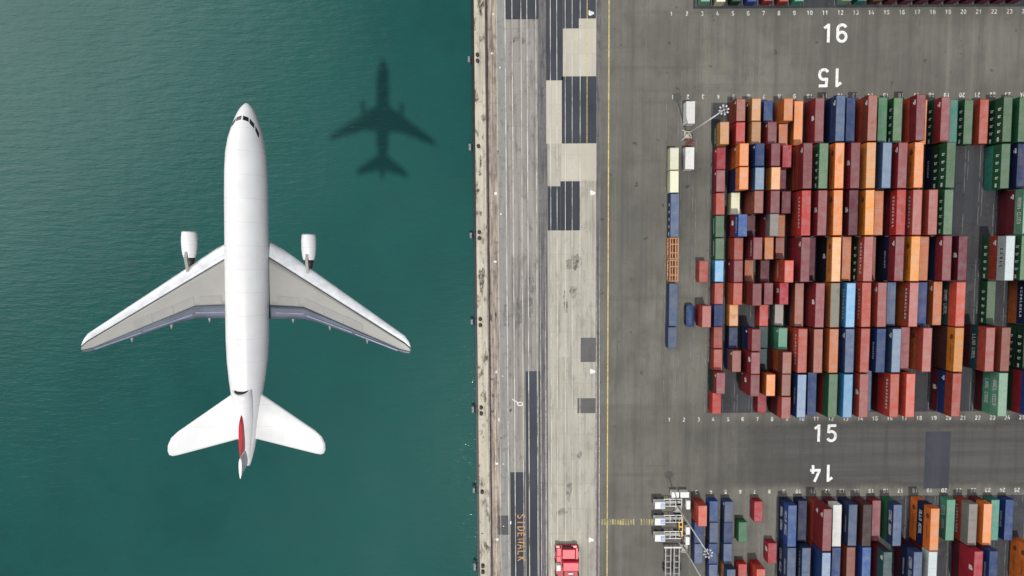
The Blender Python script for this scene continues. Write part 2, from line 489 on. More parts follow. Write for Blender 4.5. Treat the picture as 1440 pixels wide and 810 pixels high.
# painted numbers
def ribbon(bm, pts, w, T):
    P = [Vector(p) for p in pts]
    L, R_ = [], []
    for i, p in enumerate(P):
        d = (P[min(i + 1, len(P) - 1)] - P[max(i - 1, 0)]).normalized()
        nrm = Vector((-d.y, d.x))
        k = 1.0
        if 0 < i < len(P) - 1:
            d1 = (P[i] - P[i - 1]).normalized(); k = 1 / max(.6, abs(Vector((-d1.y, d1.x)).dot(nrm)))
        L.append(bm.verts.new(T(p + nrm * w * k / 2))); R_.append(bm.verts.new(T(p - nrm * w * k / 2)))
    for i in range(len(P) - 1):
        bm.faces.new((R_[i], R_[i + 1], L[i + 1], L[i]))
def arc(cx, cy, r, a0, a1, n=14, ry=None):
    ry = ry or r
    return [(cx + r * math.cos(rad(a0 + (a1 - a0) * i / n)), cy + ry * math.sin(rad(a0 + (a1 - a0) * i / n))) for i in range(n + 1)]
GL = {
 '1': [[(.10, .76), (.30, .90)], [(.34, 1.0), (.34, 0)]],
 '2': [arc(.30, .74, .22, 160, -30, 10) + [(.08, .06)], [(.04, .06), (.56, .06)]],
 '3': [arc(.28, .74, .21, 150, -80, 10), arc(.28, .28, .24, 85, -150, 12)],
 '4': [[(.34, 1.0), (.07, .34)], [(.0, .32), (.60, .32)], [(.44, .52), (.44, .02)]],
 '5': [[(.55, .93), (.13, .93)], [(.14, .99), (.12, .50)], arc(.28, .32, .245, 128, -150, 16, .27)],
 '6': [arc(.30, .70, .235, 25, 180, 12, .24) + [(.065, .3)], arc(.30, .30, .235, 0, 360, 20, .25)],
 '7': [[(.04, .94), (.56, .94)], [(.52, .94), (.22, 0)]],
 '8': [arc(.30, .74, .20, 0, 360, 16), arc(.30, .28, .235, 0, 360, 16, .25)],
 '9': [arc(.30, .70, .235, 0, 360, 20, .25), [(.535, .70)] + arc(.30, .30, .235, 0, -155, 12, .24)],
 '0': [arc(.30, .5, .235, 0, 360, 22, .45)],
}
def number(bm, s, x, y, h, w, z, rot=False, gap=.78):
    n = len(s)
    for i, ch in enumerate(s):
        off = (i - (n - 1) / 2) * gap
        for k, st in enumerate(GL[ch]):
            def T(p, off=off, k=k):
                X, Yv = (off + p.x - .30) * h, (p.y - .5) * h
                if rot: X, Yv = -X, -Yv
                return (x + X, y + Yv, z + .003 * k)
            ribbon(bm, st, w / h, T)
for s, px, py, rot in (('16', 1174, 46.5, False), ('15', 1168, 109.5, True), ('15', 1160, 609, False), ('14', 1156, 665.5, True)):
    p = at(px, py)
    bm = bmesh.new(); number(bm, s, p.x, p.y, 5.1, .78, .012, rot)
    struct('painted_block_number', bm, M_white_paint)
bm = bmesh.new()
for blk, y, c0, rot in ((16, 66.7, 1, False), (15, 43.9, 1, True), (15, -48.5, 1, False), (14, -70.2, 3, True)):
    for c in range(c0, 30):
        number(bm, str(c), colx(c, blk), y, 1.15, .22, .012, rot)
struct('painted_bay_number', bm, mat_plain('dull_white_paint', (.48, .48, .45, 1), .8, .35, 1.2))

# the sideways word on the dark lane, the short code on the light lane, arrows and dabs of paint
GW = {
 'S': [arc(.28, .74, .2, 30, 250, 10) + arc(.28, .27, .22, 80, -150, 10)], 'I': [[(.28, 1), (.28, 0)]],
 'D': [[(.08, 1), (.08, 0)], [(.08, .95)] + arc(.16, .5, .38, 85, -85, 12, .45) + [(.08, .05)]],
 'E': [[(.1, 1), (.1, 0)], [(.1, .95), (.52, .95)], [(.1, .5), (.45, .5)], [(.1, .05), (.52, .05)]],
 'W': [[(0, 1), (.15, 0), (.3, .7), (.45, 0), (.6, 1)]], 'A': [[(.02, 0), (.3, 1), (.58, 0)], [(.14, .34), (.46, .34)]],
 'L': [[(.1, 1), (.1, 0)], [(.1, .05), (.52, .05)]], 'K': [[(.1, 1), (.1, 0)], [(.5, 1), (.12, .45)], [(.2, .55), (.55, 0)]],
}
bm = bmesh.new()
a, b = at(733.5, 722), at(733.5, 790)
for i, ch in enumerate('SIDEWALK'):
    cy = a.y + (b.y - a.y) * (i + .5) / 8
    for k, st in enumerate(GW[ch]):
        ribbon(bm, st, .13, lambda p, cy=cy, k=k: (a.x - .1 + (p.y - .5) * 2.3, cy - (p.x - .3) * 2.35, .018 + .003 * k))
struct('painted_lane_word', bm, M_orange_paint)
bm = bmesh.new()
for x0, x1, n in ((847, 891, 13), (902, 917, 5)):
    for i in range(n):
        q = at(x0 + (x1 - x0) * i / (n - 1), 734)
        w = random.choice((.12, .2, .3)); hh = random.uniform(.75, 1.0)
        quad(bm, q.x - w, q.x + w, q.y - hh, q.y + hh, .012)
struct('painted_yellow_code', bm, mat_plain('faded_yellow_paint', (.32, .28, .13, 1), .85, .3, .8))
bm = bmesh.new()
for px, py in ((831.5, 18), (833.5, 271), (833.5, 522), (831.5, 759)):
    q = at(px, py)
    v = [bm.verts.new((q.x + dx, q.y + dy, .017)) for dx, dy in ((-.75, .75), (.75, .15), (.75, -.35), (-.35, -.8), (-.75, -.6))]
    bm.faces.new(v[::-1])
for px, py, w, h in ((693.5, 20, .35, .5), (692, 75, .6, .6), (697, 272, .7, .8), (696, 368, .9, .5), (698, 523, .5, .8), (698.5, 652, .9, .6), (699, 758.5, .8, .7),
                     (704.5, 301, .35, .5), (707, 529, .3, .3), (708, 652.5, .5, .3), (718, 735, .4, .9), (708, 740, .4, .25), (703, 95, .25, .5), (701.5, 590, .3, .9)):
    q = at(px, py); quad(bm, q.x - w / 2, q.x + w / 2, q.y - h / 2, q.y + h / 2, .017)
q = at(731.5, 568); ring = arc(q.x, q.y, .75, 0, 360, 16, .5)
ribbon(bm, ring, .28, lambda p: (p.x, p.y, .017))
e = at(720.5, 561.5); ribbon(bm, [(q.x - .6, q.y + .3), (e.x, e.y)], .3, lambda p: (p.x, p.y, .020))
struct('painted_mark', bm, M_white_paint)
# oil and rust stains on the apron
def blob(bm, x, y, rx, ry, z, n=26):
    ph = [random.uniform(0, 6.28) for _ in range(4)]
    vs = []
    for i in range(n):
        t = 2 * math.pi * i / n
        k = 1 + .18 * math.sin(2 * t + ph[0]) + .14 * math.sin(3 * t + ph[1]) + .10 * math.sin(5 * t + ph[2]) + .08 * math.sin(9 * t + ph[3])
        vs.append(bm.verts.new((x + rx * k * math.cos(t), y + ry * k * math.sin(t), z)))
    bm.faces.new(vs)
bm = bmesh.new(); bm2 = bmesh.new()
for px, py, rx, ry in ((677, 395, .8, 3.2), (676, 228, .4, 1.5), (675, 243, .5, .8), (680, 384, .5, 1.4), (676, 12, .5, 1.2), (679, 6, .4, .9), (692, 533, .5, .5), (693.5, 556, .5, .5),
                       (693, 578, .5, .5), (704.5, 616, .35, .35), (718, 577, .45, .45), (700, 214, .3, .5), (684.5, 277, .6, .6), (686, 330, .4, 1.6), (672, 268, .4, .4), (690, 447, .5, 1.1),
                       (684, 59, .4, .5), (680, 705, .2, .2), (678, 750, .25, .25), (676, 300, .3, .9), (697, 442, .35, .9)):
    q = at(px, py); blob(bm, q.x, q.y, rx, ry, .112 if q.x < -7.2 else .009)
for px, py, rx, ry in ((746, 395, .8, 1.2), (748, 405, .5, 2.4), (746, 430, .8, 2.8), (805, 370, 1.6, 2.2), (812, 368, 1.0, 2.5), (806, 410, 1.2, 1.5), (795, 425, .7, 3), (725, 55, .8, .8),
                       (735, 58, .7, .9), (720, 60, .6, .6), (730, 440, .9, 4), (712, 445, .7, 4), (800, 690, .9, 2.5), (790, 720, 1.4, 1.2), (815, 640, .8, 1.0)):
    q = at(px, py); blob(bm2, q.x, q.y, rx, ry, .0105)
s = NT('dark_stain'); n = s.noise(s.coord('Object'), 1.6, 5, .7)
M_stain = s.fin((.050, .042, .040, 1), .8, 0, .3); s.l(s.ramp(n, .30, .70, 0, .85), s.p.inputs['Alpha'])
s = NT('faint_stain'); n = s.noise(s.coord('Object'), .8, 5, .7)
M_stain2 = s.fin((.15, .145, .14, 1), .85, 0, .2); s.l(s.ramp(n, .30, .80, 0, .75), s.p.inputs['Alpha'])
struct('oil_stain', bm, M_stain); struct('tyre_stain', bm2, M_stain2)

# ------------------------------------------------------------ fenders and bollards along the quay edge
def add_fender(py, wide, label):
    q = at(669 if py < 400 else 671.5, py)
    t = empty('dock_fender', (-10.15, q.y, -.4))
    tag(t, label, 'dock fender', 'fenders along the quay edge')
    bm = bmesh.new(); bevbox(bm, -1.95, -1.25, -wide, wide, -1.9, -.1, .12)
    link('fender_pad', done(bm, 'fender_pad'), M_fender, t)
    for y in (-wide * .6, wide * .6):
        bm = bmesh.new(); tube(bm, (-1.28, y, -1.0), (.05, y, -.8), .28, .34, 12)
        link('rubber_cone', done(bm, 'rubber_cone'), M_rubber, t)
    for y in (-wide * .9, wide * .9):
        bm = bmesh.new(); tube(bm, (-1.3, y, -.15), (.08, y * 1.3, .15), .05, n=6)
        link('chain', done(bm, 'chain'), M_iron, t)
def bollard_mesh():
    bm = bmesh.new()
    prof = [(.42, 0), (.42, .06), (.24, .10), (.2, .32), (.24, .42), (.40, .50), (.42, .58), (.30, .66), (0, .69)]
    n = 14; rings = []
    for r, z in prof:
        rings.append([bm.verts.new((r * math.cos(2 * math.pi * i / n), r * math.sin(2 * math.pi * i / n), z)) for i in range(n)] if r else [bm.verts.new((0, 0, z))])
    for a, b in zip(rings, rings[1:]):
        for i in range(n):
            if len(b) > 1: bm.faces.new((a[i], a[(i + 1) % n], b[(i + 1) % n], b[i]))
            else: bm.faces.new((a[i], a[(i + 1) % n], b[0]))
    return done(bm, 'bollard', True)
BOL = bollard_mesh()
ordn = ['northernmost', 'second from the north', 'third from the north', 'fourth from the north', 'third from the south', 'second from the south', 'southernmost']
for i, (py, pair, wide) in enumerate(((82, 1, .8), (206, 0, .95), (331, 1, .8), (453, 1, .75), (577, 1, .9), (691, 0, .8), (799, 1, 1.1))):
    add_fender(py, wide, 'grey rubber dock fender hanging off the quay edge, ' + ordn[i] + ' of seven')
    for k, d in enumerate((-4.2, 4.2) if pair else (0,)):
        q = at(671 + py * .006, py + d)
        o = link('mooring_bollard', BOL, M_iron); o.location = (-9.25, q.y, .10); o.rotation_euler.z = k
        o.scale = (1.25, 1.25, 1.2)
        if pair: tag(o, '%s bollard of the pair beside the quay fender %s' % (('upper', 'lower')[k], ordn[i]), 'bollard', 'mooring bollards on the quay edge')
        else: tag(o, 'single black mooring bollard beside the quay fender ' + ordn[i], 'bollard', 'mooring bollards on the quay edge')

# ------------------------------------------------------------ containers
CW, CH, STEP = 2.44, 2.59, 2.60
def body_mesh(L):
    bm = bmesh.new()
    w, l = CW / 2, L / 2
    # corrugated long walls
    for sgn in (-1, 1):
        prof = []
        y = -l + .16
        per = .56 if L > 8 else .50
        while y < l - .18:
            prof += [(y, .0), (y + per * .36, .0), (y + per * .5, .04), (y + per * .86, .04)]
            y += per
        prof.append((l - .16, 0))
        lo = [bm.verts.new((sgn * (w - .03 - d), min(yy, l - .16), .15)) for yy, d in prof]
        hi = [bm.verts.new((sgn * (w - .03 - d), min(yy, l - .16), CH - .10)) for yy, d in prof]
        for i in range(len(prof) - 1):
            f = (lo[i], lo[i + 1], hi[i + 1], hi[i])
            bm.faces.new(f if sgn > 0 else f[::-1])
        box(bm, min(sgn * (w - .08), sgn * w), max(sgn * (w - .08), sgn * w), -l + .16, l - .16, 0.03, .149)
        box(bm, min(sgn * (w - .07), sgn * w), max(sgn * (w - .07), sgn * w), -l + .16, l - .16, CH - .099, CH)
    # blind end (north), with header and sill; the door end is a part
    box(bm, -w + .16, w - .16, l - .10, l - .04, .14, CH - .11)
    for k in range(7):
        x = -w + .30 + k * (CW - .6) / 6
        box(bm, x - .06, x + .06, l - .039, l - .012, .2, CH - .17)
    for y0, y1 in ((l - .12, l), (-l, -l + .12)):
        box(bm, -w + .16, w - .16, y0, y1, .03, .139)
        box(bm, -w + .16, w - .16, y0, y1, CH - .109, CH)
    for sx in (-1, 1):
        for sy in (-1, 1):
            x0, x1 = sorted((sx * w, sx * (w - .159))); y0, y1 = sorted((sy * l, sy * (l - .159)))
            box(bm, x0, x1, y0, y1, .12, CH - .12)
            for z0 in (0, CH - .119):
                box(bm, x0 - .004, x1 + .004, y0 - .004, y1 + .004, z0, z0 + .121)
    quad(bm, -w + .06, w - .06, -l + .06, l - .06, .13)
    return done(bm, 'container_body')
def roof_mesh(L):
    bm = bmesh.new()
    w, l = CW / 2 - .075, L / 2 - .125
    n = int(L / .38); ys = []
    for i in range(n):
        y = -l + 2 * l * i / n; p = 2 * l / n
        ys += [(y, 0), (y + p * .42, 0), (y + p * .5, .022), (y + p * .92, .022)]
    ys.append((l, 0))
    z = CH - .045
    A = [bm.verts.new((-w, y, z + d)) for y, d in ys]; B = [bm.verts.new((w, y, z + d)) for y, d in ys]
    for i in range(len(ys) - 1): bm.faces.new((A[i], B[i], B[i + 1], A[i + 1]))
    # welded seams
    k = max(2, int(L / 2.4))
    for i in range(1, k):
        y = -l + 2 * l * i / k
        box(bm, -w + .01, w - .01, y - .05, y + .05, z - .02, z + .05)
    return done(bm, 'container_roof')
def door_mesh(L):
    bm = bmesh.new(); w, l = CW / 2 - .165, L / 2
    for s in (-1, 1):
        x0, x1 = sorted((s * .012, s * w))
        box(bm, x0, x1, -l + .03, -l + .09, .145, CH - .115)
        for fx in (.28, .72):
            x = s * w * fx
            tube(bm, (x, -l + .005, .18), (x, -l + .005, CH - .15), .035, n=6)
        for z in (.8, 1.4, 2.0): box(bm, x0 + .05, x1 - .05, -l + .018, -l + .029, z - .05, z + .05)
    return done(bm, 'container_door')
MESH = {}
for kind, L in (('long', 12.19), ('short', 6.06)):
    MESH[kind] = (body_mesh(L), roof_mesh(L), door_mesh(L), L)

def letters(style, L, seed):
    r = random.Random(seed)
    bm = bmesh.new(); X = -CW / 2 - .012; l = L / 2
    def plate(y0, y1, z0, z1): box(bm, X - .01, X, min(y0, y1), max(y0, y1), z0, z1)
    def glyphs(y0, y1, z0, z1, n, fill=.72):
        st = (y1 - y0) / n
        for i in range(n):
            a = y0 + st * i; b = a + st * fill; m = (a + b) / 2; k = r.randrange(4); t = abs(st) * .22
            plate(a, a + math.copysign(t, st), z0, z1)
            if k in (0, 1, 3): plate(a, b, z1 - .18, z1)
            if k in (1, 2): plate(a, b, z0, z0 + .18)
            if k in (0, 3): plate(b - math.copysign(t, st), b, z0, z1)
            if k == 3: plate(a, b, (z0 + z1) / 2 - .09, (z0 + z1) / 2 + .09)
    if style == 'dots':                   # five widely spaced white characters
        for i in range(5):
            yc = l * .50 - i * l * .335
            if i == 4: plate(yc - .55, yc + .55, .95, 1.55)
            else:
                plate(yc - .36, yc + .36, .95, 1.25); plate(yc - .36, yc - .12, 1.25, 1.75); plate(yc + .05, yc + .30, 1.25, 1.95)
    elif style == 'word':                 # one long word down the side
        glyphs(l * .72, -l * .72, .95, 1.6, 9, .6)
    elif style == 'thin':
        glyphs(l * .35, -l * .45, 1.0, 1.55, 8, .6)
    elif style == 'two':                  # two blocks of heavy letters
        glyphs(l * .62, l * .10, .8, 1.9, 4, .82); glyphs(l * -.02, -l * .55, .8, 1.9, 5, .82)
    elif style == 'logo':
        plate(.2, 1.5, .9, 1.9); plate(.3, 1.0, 1.9, 2.15)
    elif style == 'code':                 # small white owner code near the north end
        plate(l * .80, l * .58, 1.75, 2.2); plate(l * .72, l * .62, 1.3, 1.6)
    elif style == 'emblem':
        y = l * .58
        for dy, z0, z1 in ((-.55, 1.1, 1.7), (-.2, .85, 2.05), (.25, 1.0, 1.9), (.6, 1.25, 1.75)):
            plate(y + dy - .2, y + dy + .2, z0, z1)
        glyphs(l * .2, -l * .55, 1.15, 1.5, 7, .55)
    elif style == 'dark':
        glyphs(l * .45, -l * .5, .9, 1.7, 5, .5)
    return done(bm, 'lettering')

BIG = []       # every container of the yard as data first: they are described by their surroundings
def K(blk, kind, row, col, cols, let=None, name=None, dx=0., y=None):
    BIG.append(dict(blk=blk, kind=kind, row=row, col=col, cols=cols, let=let or {}, y=y, dx=dx))

def rowsL(blk, row, spec):
    for e in spec: K(blk, 'long', row, e[0], e[1], e[2] if len(e) > 2 else None)
def colS(blk, col, spec):
    for e in spec: K(blk, 'short', e[0], col, e[1], e[2] if len(e) > 2 else None)
W = 'white'
rowsL(15, 0, [
 (9, ['orange']), (10, ['maroon', 'maroon'], {2: 'logo'}), (11, ['blue', 'navy', 'slate blue'], {3: 'code'}), (12, ['navy', 'blue']),
 (13, ['dark maroon', 'brick red', 'brown'], {3: 'code'}), (14, ['dark green', 'bright green']), (15, ['dark green', 'green'], {1: 'dots', 2: 'dots'}),
 (16, ['brown', 'brick red', 'maroon'], {3: 'code'}), (17, ['orange']), (18, ['dark green', 'maroon'], {1: 'dots', 2: 'code'}), (19, ['teal']),
 (20, ['green'], {1: 'dots'}), (21, ['brick red']), (22, ['dark green', 'green'], {1: 'dots', 2: 'dots'}), (23, ['dark green', 'green'], {1: 'dots'}), (24, ['navy'])])
rowsL(15, 1, [
 (9, ['brown', 'brick red', 'maroon'], {3: 'code'}), (10, ['navy', 'maroon', 'green'], {3: 'dots'}), (11, ['brown', 'maroon', 'orange'], {3: 'emblem'}),
 (12, ['black', 'maroon', 'maroon'], {3: 'logo'}), (13, ['maroon', 'rust orange', 'pale orange']), (14, ['dark maroon', 'rust orange', 'grey blue']),
 (15, ['black', 'dark maroon', 'maroon'], {3: 'code'}), (16, ['brown', 'rust orange', 'orange'], {3: 'emblem'}), (18, ['navy', 'dark green', 'green'], {1: 'thin', 2: 'dots', 3: 'dots'}),
 (22, ['teal', 'green'], {2: 'dots'}), (23, ['navy', 'navy'], {2: 'code'})])
rowsL(15, 2, [
 (9, ['maroon', 'brick red', 'bright red'], {3: 'word'}), (10, ['black', 'dark maroon', 'maroon'], {3: 'logo'}), (11, ['brown', 'rust orange', 'orange'], {3: 'emblem'}),
 (12, ['black', 'dark maroon', 'dark maroon'], {3: 'logo'}), (13, ['dark brown', 'rust orange', 'yellow orange'], {3: 'emblem'}), (14, ['black', 'rust orange']),
 (15, ['black', 'dark maroon', 'bright red'], {3: 'word'}), (16, ['dark maroon', 'bright red', 'pink'], {3: 'word'}), (17, ['navy', 'dark maroon', 'pink']),
 (18, ['black', 'dark green', 'green'], {3: 'dots', 2: 'dots'}), (23, ['dark maroon', 'dark maroon', 'pale green'], {2: 'code', 3: 'two'})])
rowsL(15, 3, [
 (9, ['dark maroon', 'crimson', 'maroon'], {3: 'code'}), (10, ['dark maroon']), (11, ['black', 'black', 'pale orange'], {2: 'logo', 3: 'emblem'}), (12, ['brown', 'rust orange']),
 (13, ['dark green', 'dark green', 'pink'], {2: 'dots', 3: 'word'}), (14, ['brown']), (15, ['black', 'navy', 'maroon'], {2: 'thin', 3: 'code'}),
 (16, ['dark brown', 'brown', 'yellow orange'], {3: 'emblem'}), (17, ['navy', 'rust orange']), (18, ['navy', 'navy', 'maroon'], {3: 'code'}), (19, ['black', 'black', 'dark maroon'], {3: 'logo'}),
 (22, ['green', 'brick red', 'light grey'], {1: 'dots', 2: 'code', 3: 'dark'}), (23, ['dark green', 'dark green', 'green'], {2: 'dots', 3: 'dots'})])
rowsL(15, 4, [
 (9, ['black', 'brown']), (10, ['black', 'maroon', 'maroon'], {3: 'logo'}), (11, ['dark maroon', 'rust orange', 'olive grey']), (12, ['navy', 'navy', 'light blue'], {3: 'word'}),
 (13, ['black', 'crimson', 'salmon red'], {3: 'word'}), (14, ['black', 'black', 'pink'], {3: 'code'}), (15, ['navy', 'slate blue']), (16, ['dark brown', 'rust orange', 'pink'], {3: 'word'}),
 (17, ['navy', 'blue'], {2: 'code'}), (18, ['dark brown', 'rust orange'], {2: 'code'}), (19, ['dark green', 'dark teal', 'salmon red'], {2: 'two'}),
 (22, ['green'], {1: 'dots'}), (24, ['rust orange', 'navy'], {2: 'word'})])
rowsL(15, 5, [
 (9, ['brown', 'brick red', 'salmon red'], {3: 'word'}), (10, ['black', 'dark maroon', 'brown']), (11, ['dark brown', 'brown', 'rust orange']), (12, ['navy', 'royal blue', 'slate blue'], {3: 'code'}),
 (13, ['black', 'dark brown', 'brick red']), (14, ['navy', 'navy', 'blue'], {3: 'thin'}), (15, ['navy', 'navy', 'grey blue'], {3: 'code'}), (16, ['dark maroon', 'maroon']),
 (17, ['dark brown', 'rust orange', 'pink'], {2: 'emblem'}), (19, ['dark brown', 'dark brown', 'yellow orange'], {3: 'emblem'}), (21, ['dark maroon', 'dark teal', 'pink'], {2: 'two'}),
 (22, ['dark brown', 'dark maroon', 'brown']), (24, ['dark green', 'dark green'], {1: 'dots', 2: 'dots'})])
rowsL(15, 6, [
 (9, ['navy', 'navy', 'pale blue'], {3: 'thin'}), (10, ['navy', 'blue']), (11, ['dark maroon', 'maroon', 'green'], {1: 'word'}), (12, ['navy', 'dark teal', 'light blue']),
 (13, ['black', 'dark maroon', 'pink'], {3: 'logo'}), (14, ['slate blue']), (15, ['dark maroon', 'bright red', 'salmon red'], {3: 'word'}), (16, ['dark maroon', 'bright red', 'salmon red']),
 (19, ['dark maroon', 'blue', 'brick red'], {1: 'logo', 2: 'code'}), (22, ['dark maroon', 'sea green', 'pale green'], {2: 'two', 3: 'two'}), (24, ['dark green', 'crimson', 'royal blue'])])
colS(15, 4, [(1, ['green', 'tan'], {1: 'word'}), (2, ['crimson'], {1: 'code'}), (3, ['maroon'], {1: 'code'}), (4, ['brick red']), (5, ['green'], {1: 'word'}), (6, ['green'], {1: 'word'}),
 (7, ['light blue']), (8, ['brick red']), (9, ['blue']), (10, ['brick red']), (11, ['brick red']), (12, ['dark green', 'maroon'], {2: 'code'}), (13, ['bright red'])])
colS(15, 5, [(0, ['brown', 'brown'], {2: 'code'}), (1, ['brick red', 'bright red']), (2, ['brick red', 'rust orange', 'orange'], {2: 'code'}), (3, ['navy', 'navy', 'orange']), (4, ['cream']),
 (5, ['dark maroon', 'maroon', 'royal blue'], {2: 'logo', 3: 'word'}), (6, ['brown', 'brick red']), (7, ['maroon', 'maroon'], {1: 'code'}), (8, ['rust orange', 'salmon red']), (9, ['pale orange']), (10, ['navy']),
 (11, ['slate blue', 'brown'], {2: 'code'})])
colS(15, 6, [(0, ['dark maroon', 'tan'], {1: 'code'}), (1, ['dark maroon', 'tan']), (2, ['navy', 'navy', 'blue'], {3: 'code'}), (3, ['dark maroon', 'maroon', 'grey blue']), (4, ['brown', 'brown', 'brown']), (5, ['dark maroon']),
 (6, ['navy', 'maroon', 'maroon'], {3: 'word'}), (7, ['rust orange']), (8, ['rust orange', 'brown', 'maroon']), (10, ['slate blue', 'navy', 'maroon'], {2: 'code'}), (11, ['dark maroon', 'maroon', 'maroon'], {3: 'logo'}),
 (12, ['brown', 'maroon', 'maroon'], {2: 'logo', 1: 'code'})])
colS(15, 7, [(0, ['blue']), (1, ['maroon', 'maroon'], {2: 'code'}), (2, ['dark maroon', 'dark maroon', 'maroon']), (3, ['brown', 'rust orange', 'pale orange']), (4, ['black', 'navy', 'maroon']), (5, ['maroon', 'crimson', 'grey'], {2: 'code'}),
 (6, ['rust orange', 'orange']), (7, ['dark maroon']), (8, ['dark maroon', 'maroon']), (9, ['bright red']), (10, ['dark teal']), (11, ['dark teal']), (12, ['crimson', 'rust orange', 'orange']), (13, ['crimson'])])
colS(15, 8, [(0, ['rust orange', 'orange']), (1, ['rust orange']), (2, ['dark maroon', 'crimson']), (3, ['dark maroon']), (4, ['dark maroon', 'dark maroon']), (5, ['rust orange']), (6, ['pink']),
 (7, ['brown', 'salmon red', 'salmon red'], {2: 'word'}), (8, ['dark maroon', 'crimson'], {2: 'logo'}), (9, ['grey'], {1: 'code'}), (10, ['bright green', 'sea green'], {2: 'code'}), (11, ['brick red', 'rust orange', 'brown']), (12, ['black', 'dark maroon', 'brown']), (13, ['dark maroon', 'dark maroon', 'pink'])])
colS(15, 1, [(2, ['cream'], {1: 'code'}), (3, ['cream']), (9.98, ['slate blue'])])
K(15, 'long', 2, 1, ['slate blue'], {1: 'dots'}, dx=.1)
K(15, 'long', 4, 1, ['slate blue'], {}, dx=.1)
colS(15, 2, [(0, ['white']), (2, ['white'])])
colS(15, 3, [(7, ['brick red']), (9, ['crimson', 'pink'])])
rowsL(14, 0, [
 (9, ['navy', 'royal blue'], {1: 'two', 2: 'two'}), (10, ['navy'], {}), (11, ['brick red', 'maroon', 'maroon'], {2: 'code', 3: 'code'}), (12, ['navy', 'white']), (13, ['navy', 'slate blue'], {2: 'thin'}),
 (14, ['brick red', 'dark brown']), (15, ['maroon']), (16, ['bright green', 'slate blue'], {2: 'two'}), (18, ['orange', 'navy', 'orange'], {1: 'emblem', 2: 'two', 3: 'emblem'}),
 (20, ['sea green'], {1: 'two'}), (21, ['brick red', 'grey'], {1: 'word'}), (22, ['dark maroon', 'orange']), (23, ['teal']), (24, ['blue'], {1: 'thin'})])
rowsL(14, 1, [
 (9, ['navy', 'slate blue'], {1: 'two', 2: 'thin'}), (10, ['navy', 'slate blue'], {2: 'word'}), (11, ['brick red', 'blue', 'pale blue']), (12, ['navy', 'blue']), (13, ['dark brown', 'brown']), (14, ['navy', 'royal blue']),
 (15, ['maroon', 'dark maroon', 'dark teal'], {3: 'code'}), (17, ['dark maroon', 'navy', 'slate blue'], {2: 'thin', 3: 'two'}), (18, ['navy', 'navy', 'light grey'], {3: 'thin'}), (21, ['dark maroon', 'crimson', 'crimson'], {3: 'logo'}),
 (22, ['black', 'navy', 'blue'], {3: 'thin'}), (25, ['orange', 'orange'], {1: 'emblem', 2: 'emblem'})])
colS(14, 3, [(0, ['brick red', 'salmon red']), (1, ['blue']), (2, ['slate blue'])])
colS(14, 4, [(0, ['royal blue']), (1, ['slate blue']), (2, ['blue']), (3, ['slate blue'])])
colS(14, 5, [(0, ['slate blue'], {1: 'code'}), (1, ['blue']), (2, ['slate blue']), (3, ['yellow orange', 'slate blue'], {1: 'word'})])
colS(14, 6, [(1, ['bright green']), (3, ['bright red'])])
colS(14, 7, [(0, ['crimson']), (3, ['bright red', 'salmon red'])])
colS(14, 8, [(2, ['crimson'], {1: 'logo'})])
rowsL(16, 0, [
 (3, ['pale green']), (4, ['cream']), (5, ['dark green']), (6, ['royal blue']), (7, ['maroon']), (8, ['brick red']), (9, ['sea green']), (12, ['pale green', 'cream']), (13, ['teal']),
 (14, ['dark brown', 'tan']), (15, ['dark maroon', 'black']), (16, ['navy', 'grey blue']), (17, ['navy', 'blue']), (18, ['navy', 'grey']), (19, ['dark maroon', 'maroon']), (20, ['black', 'navy']),
 (21, ['dark green', 'navy']), (22, ['dark green', 'dark green']), (23, ['dark green', 'green'])])

def place_y(d):
    b, r = d['blk'], d['row']
    if b == 15: return 42.0 - 12.6 * r - 6.15 if d['kind'] == 'long' else 42.0 - 6.3 * r - 3.08
    if b == 14: return -71.9 - 12.55 * r - 6.1 if d['kind'] == 'long' else -71.9 - 6.28 * r - 3.05
    return 68.7 + 6.1
for d in BIG:
    d['x'] = colx(d['col'], d['blk']) + d['dx']; d['y'] = place_y(d); d['n'] = len(d['cols'])
for d in BIG:      # what stands beside it on the quay side and may hide its lower tiers
    L = MESH[d['kind']][3]
    nb = [e for e in BIG if e is not d and e['blk'] == d['blk'] and e['x'] < d['x'] - 2 and abs(e['y'] - d['y']) < (L + MESH[e['kind']][3]) / 2 - 1.0]
    d['seen'] = []
    for t in range(1, d['n'] + 1):
        z = STEP * t - .35; xl = d['x'] - CW / 2; vis = True
        hide = []
        for e in nb:
            xr = e['x'] + CW / 2
            zr = z + (CAM_H - z) * (xl - xr) / xl
            if zr < STEP * e['n']: hide.append((e['y'] - MESH[e['kind']][3] / 2, e['y'] + MESH[e['kind']][3] / 2))
        cov = 0
        if hide:
            cov = sum(min(b, d['y'] + L / 2) - max(a, d['y'] - L / 2) for a, b in hide)
        d['seen'].append(t == d['n'] or cov < L * .8)

ORD = ['first', 'second', 'third', 'fourth', 'fifth', 'sixth', 'seventh', 'eighth', 'ninth', 'tenth', 'eleventh', 'twelfth', 'thirteenth', 'fourteenth', 'fifteenth', 'sixteenth', 'seventeenth', 'eighteenth', 'nineteenth', 'twentieth', 'twenty-first', 'twenty-second']
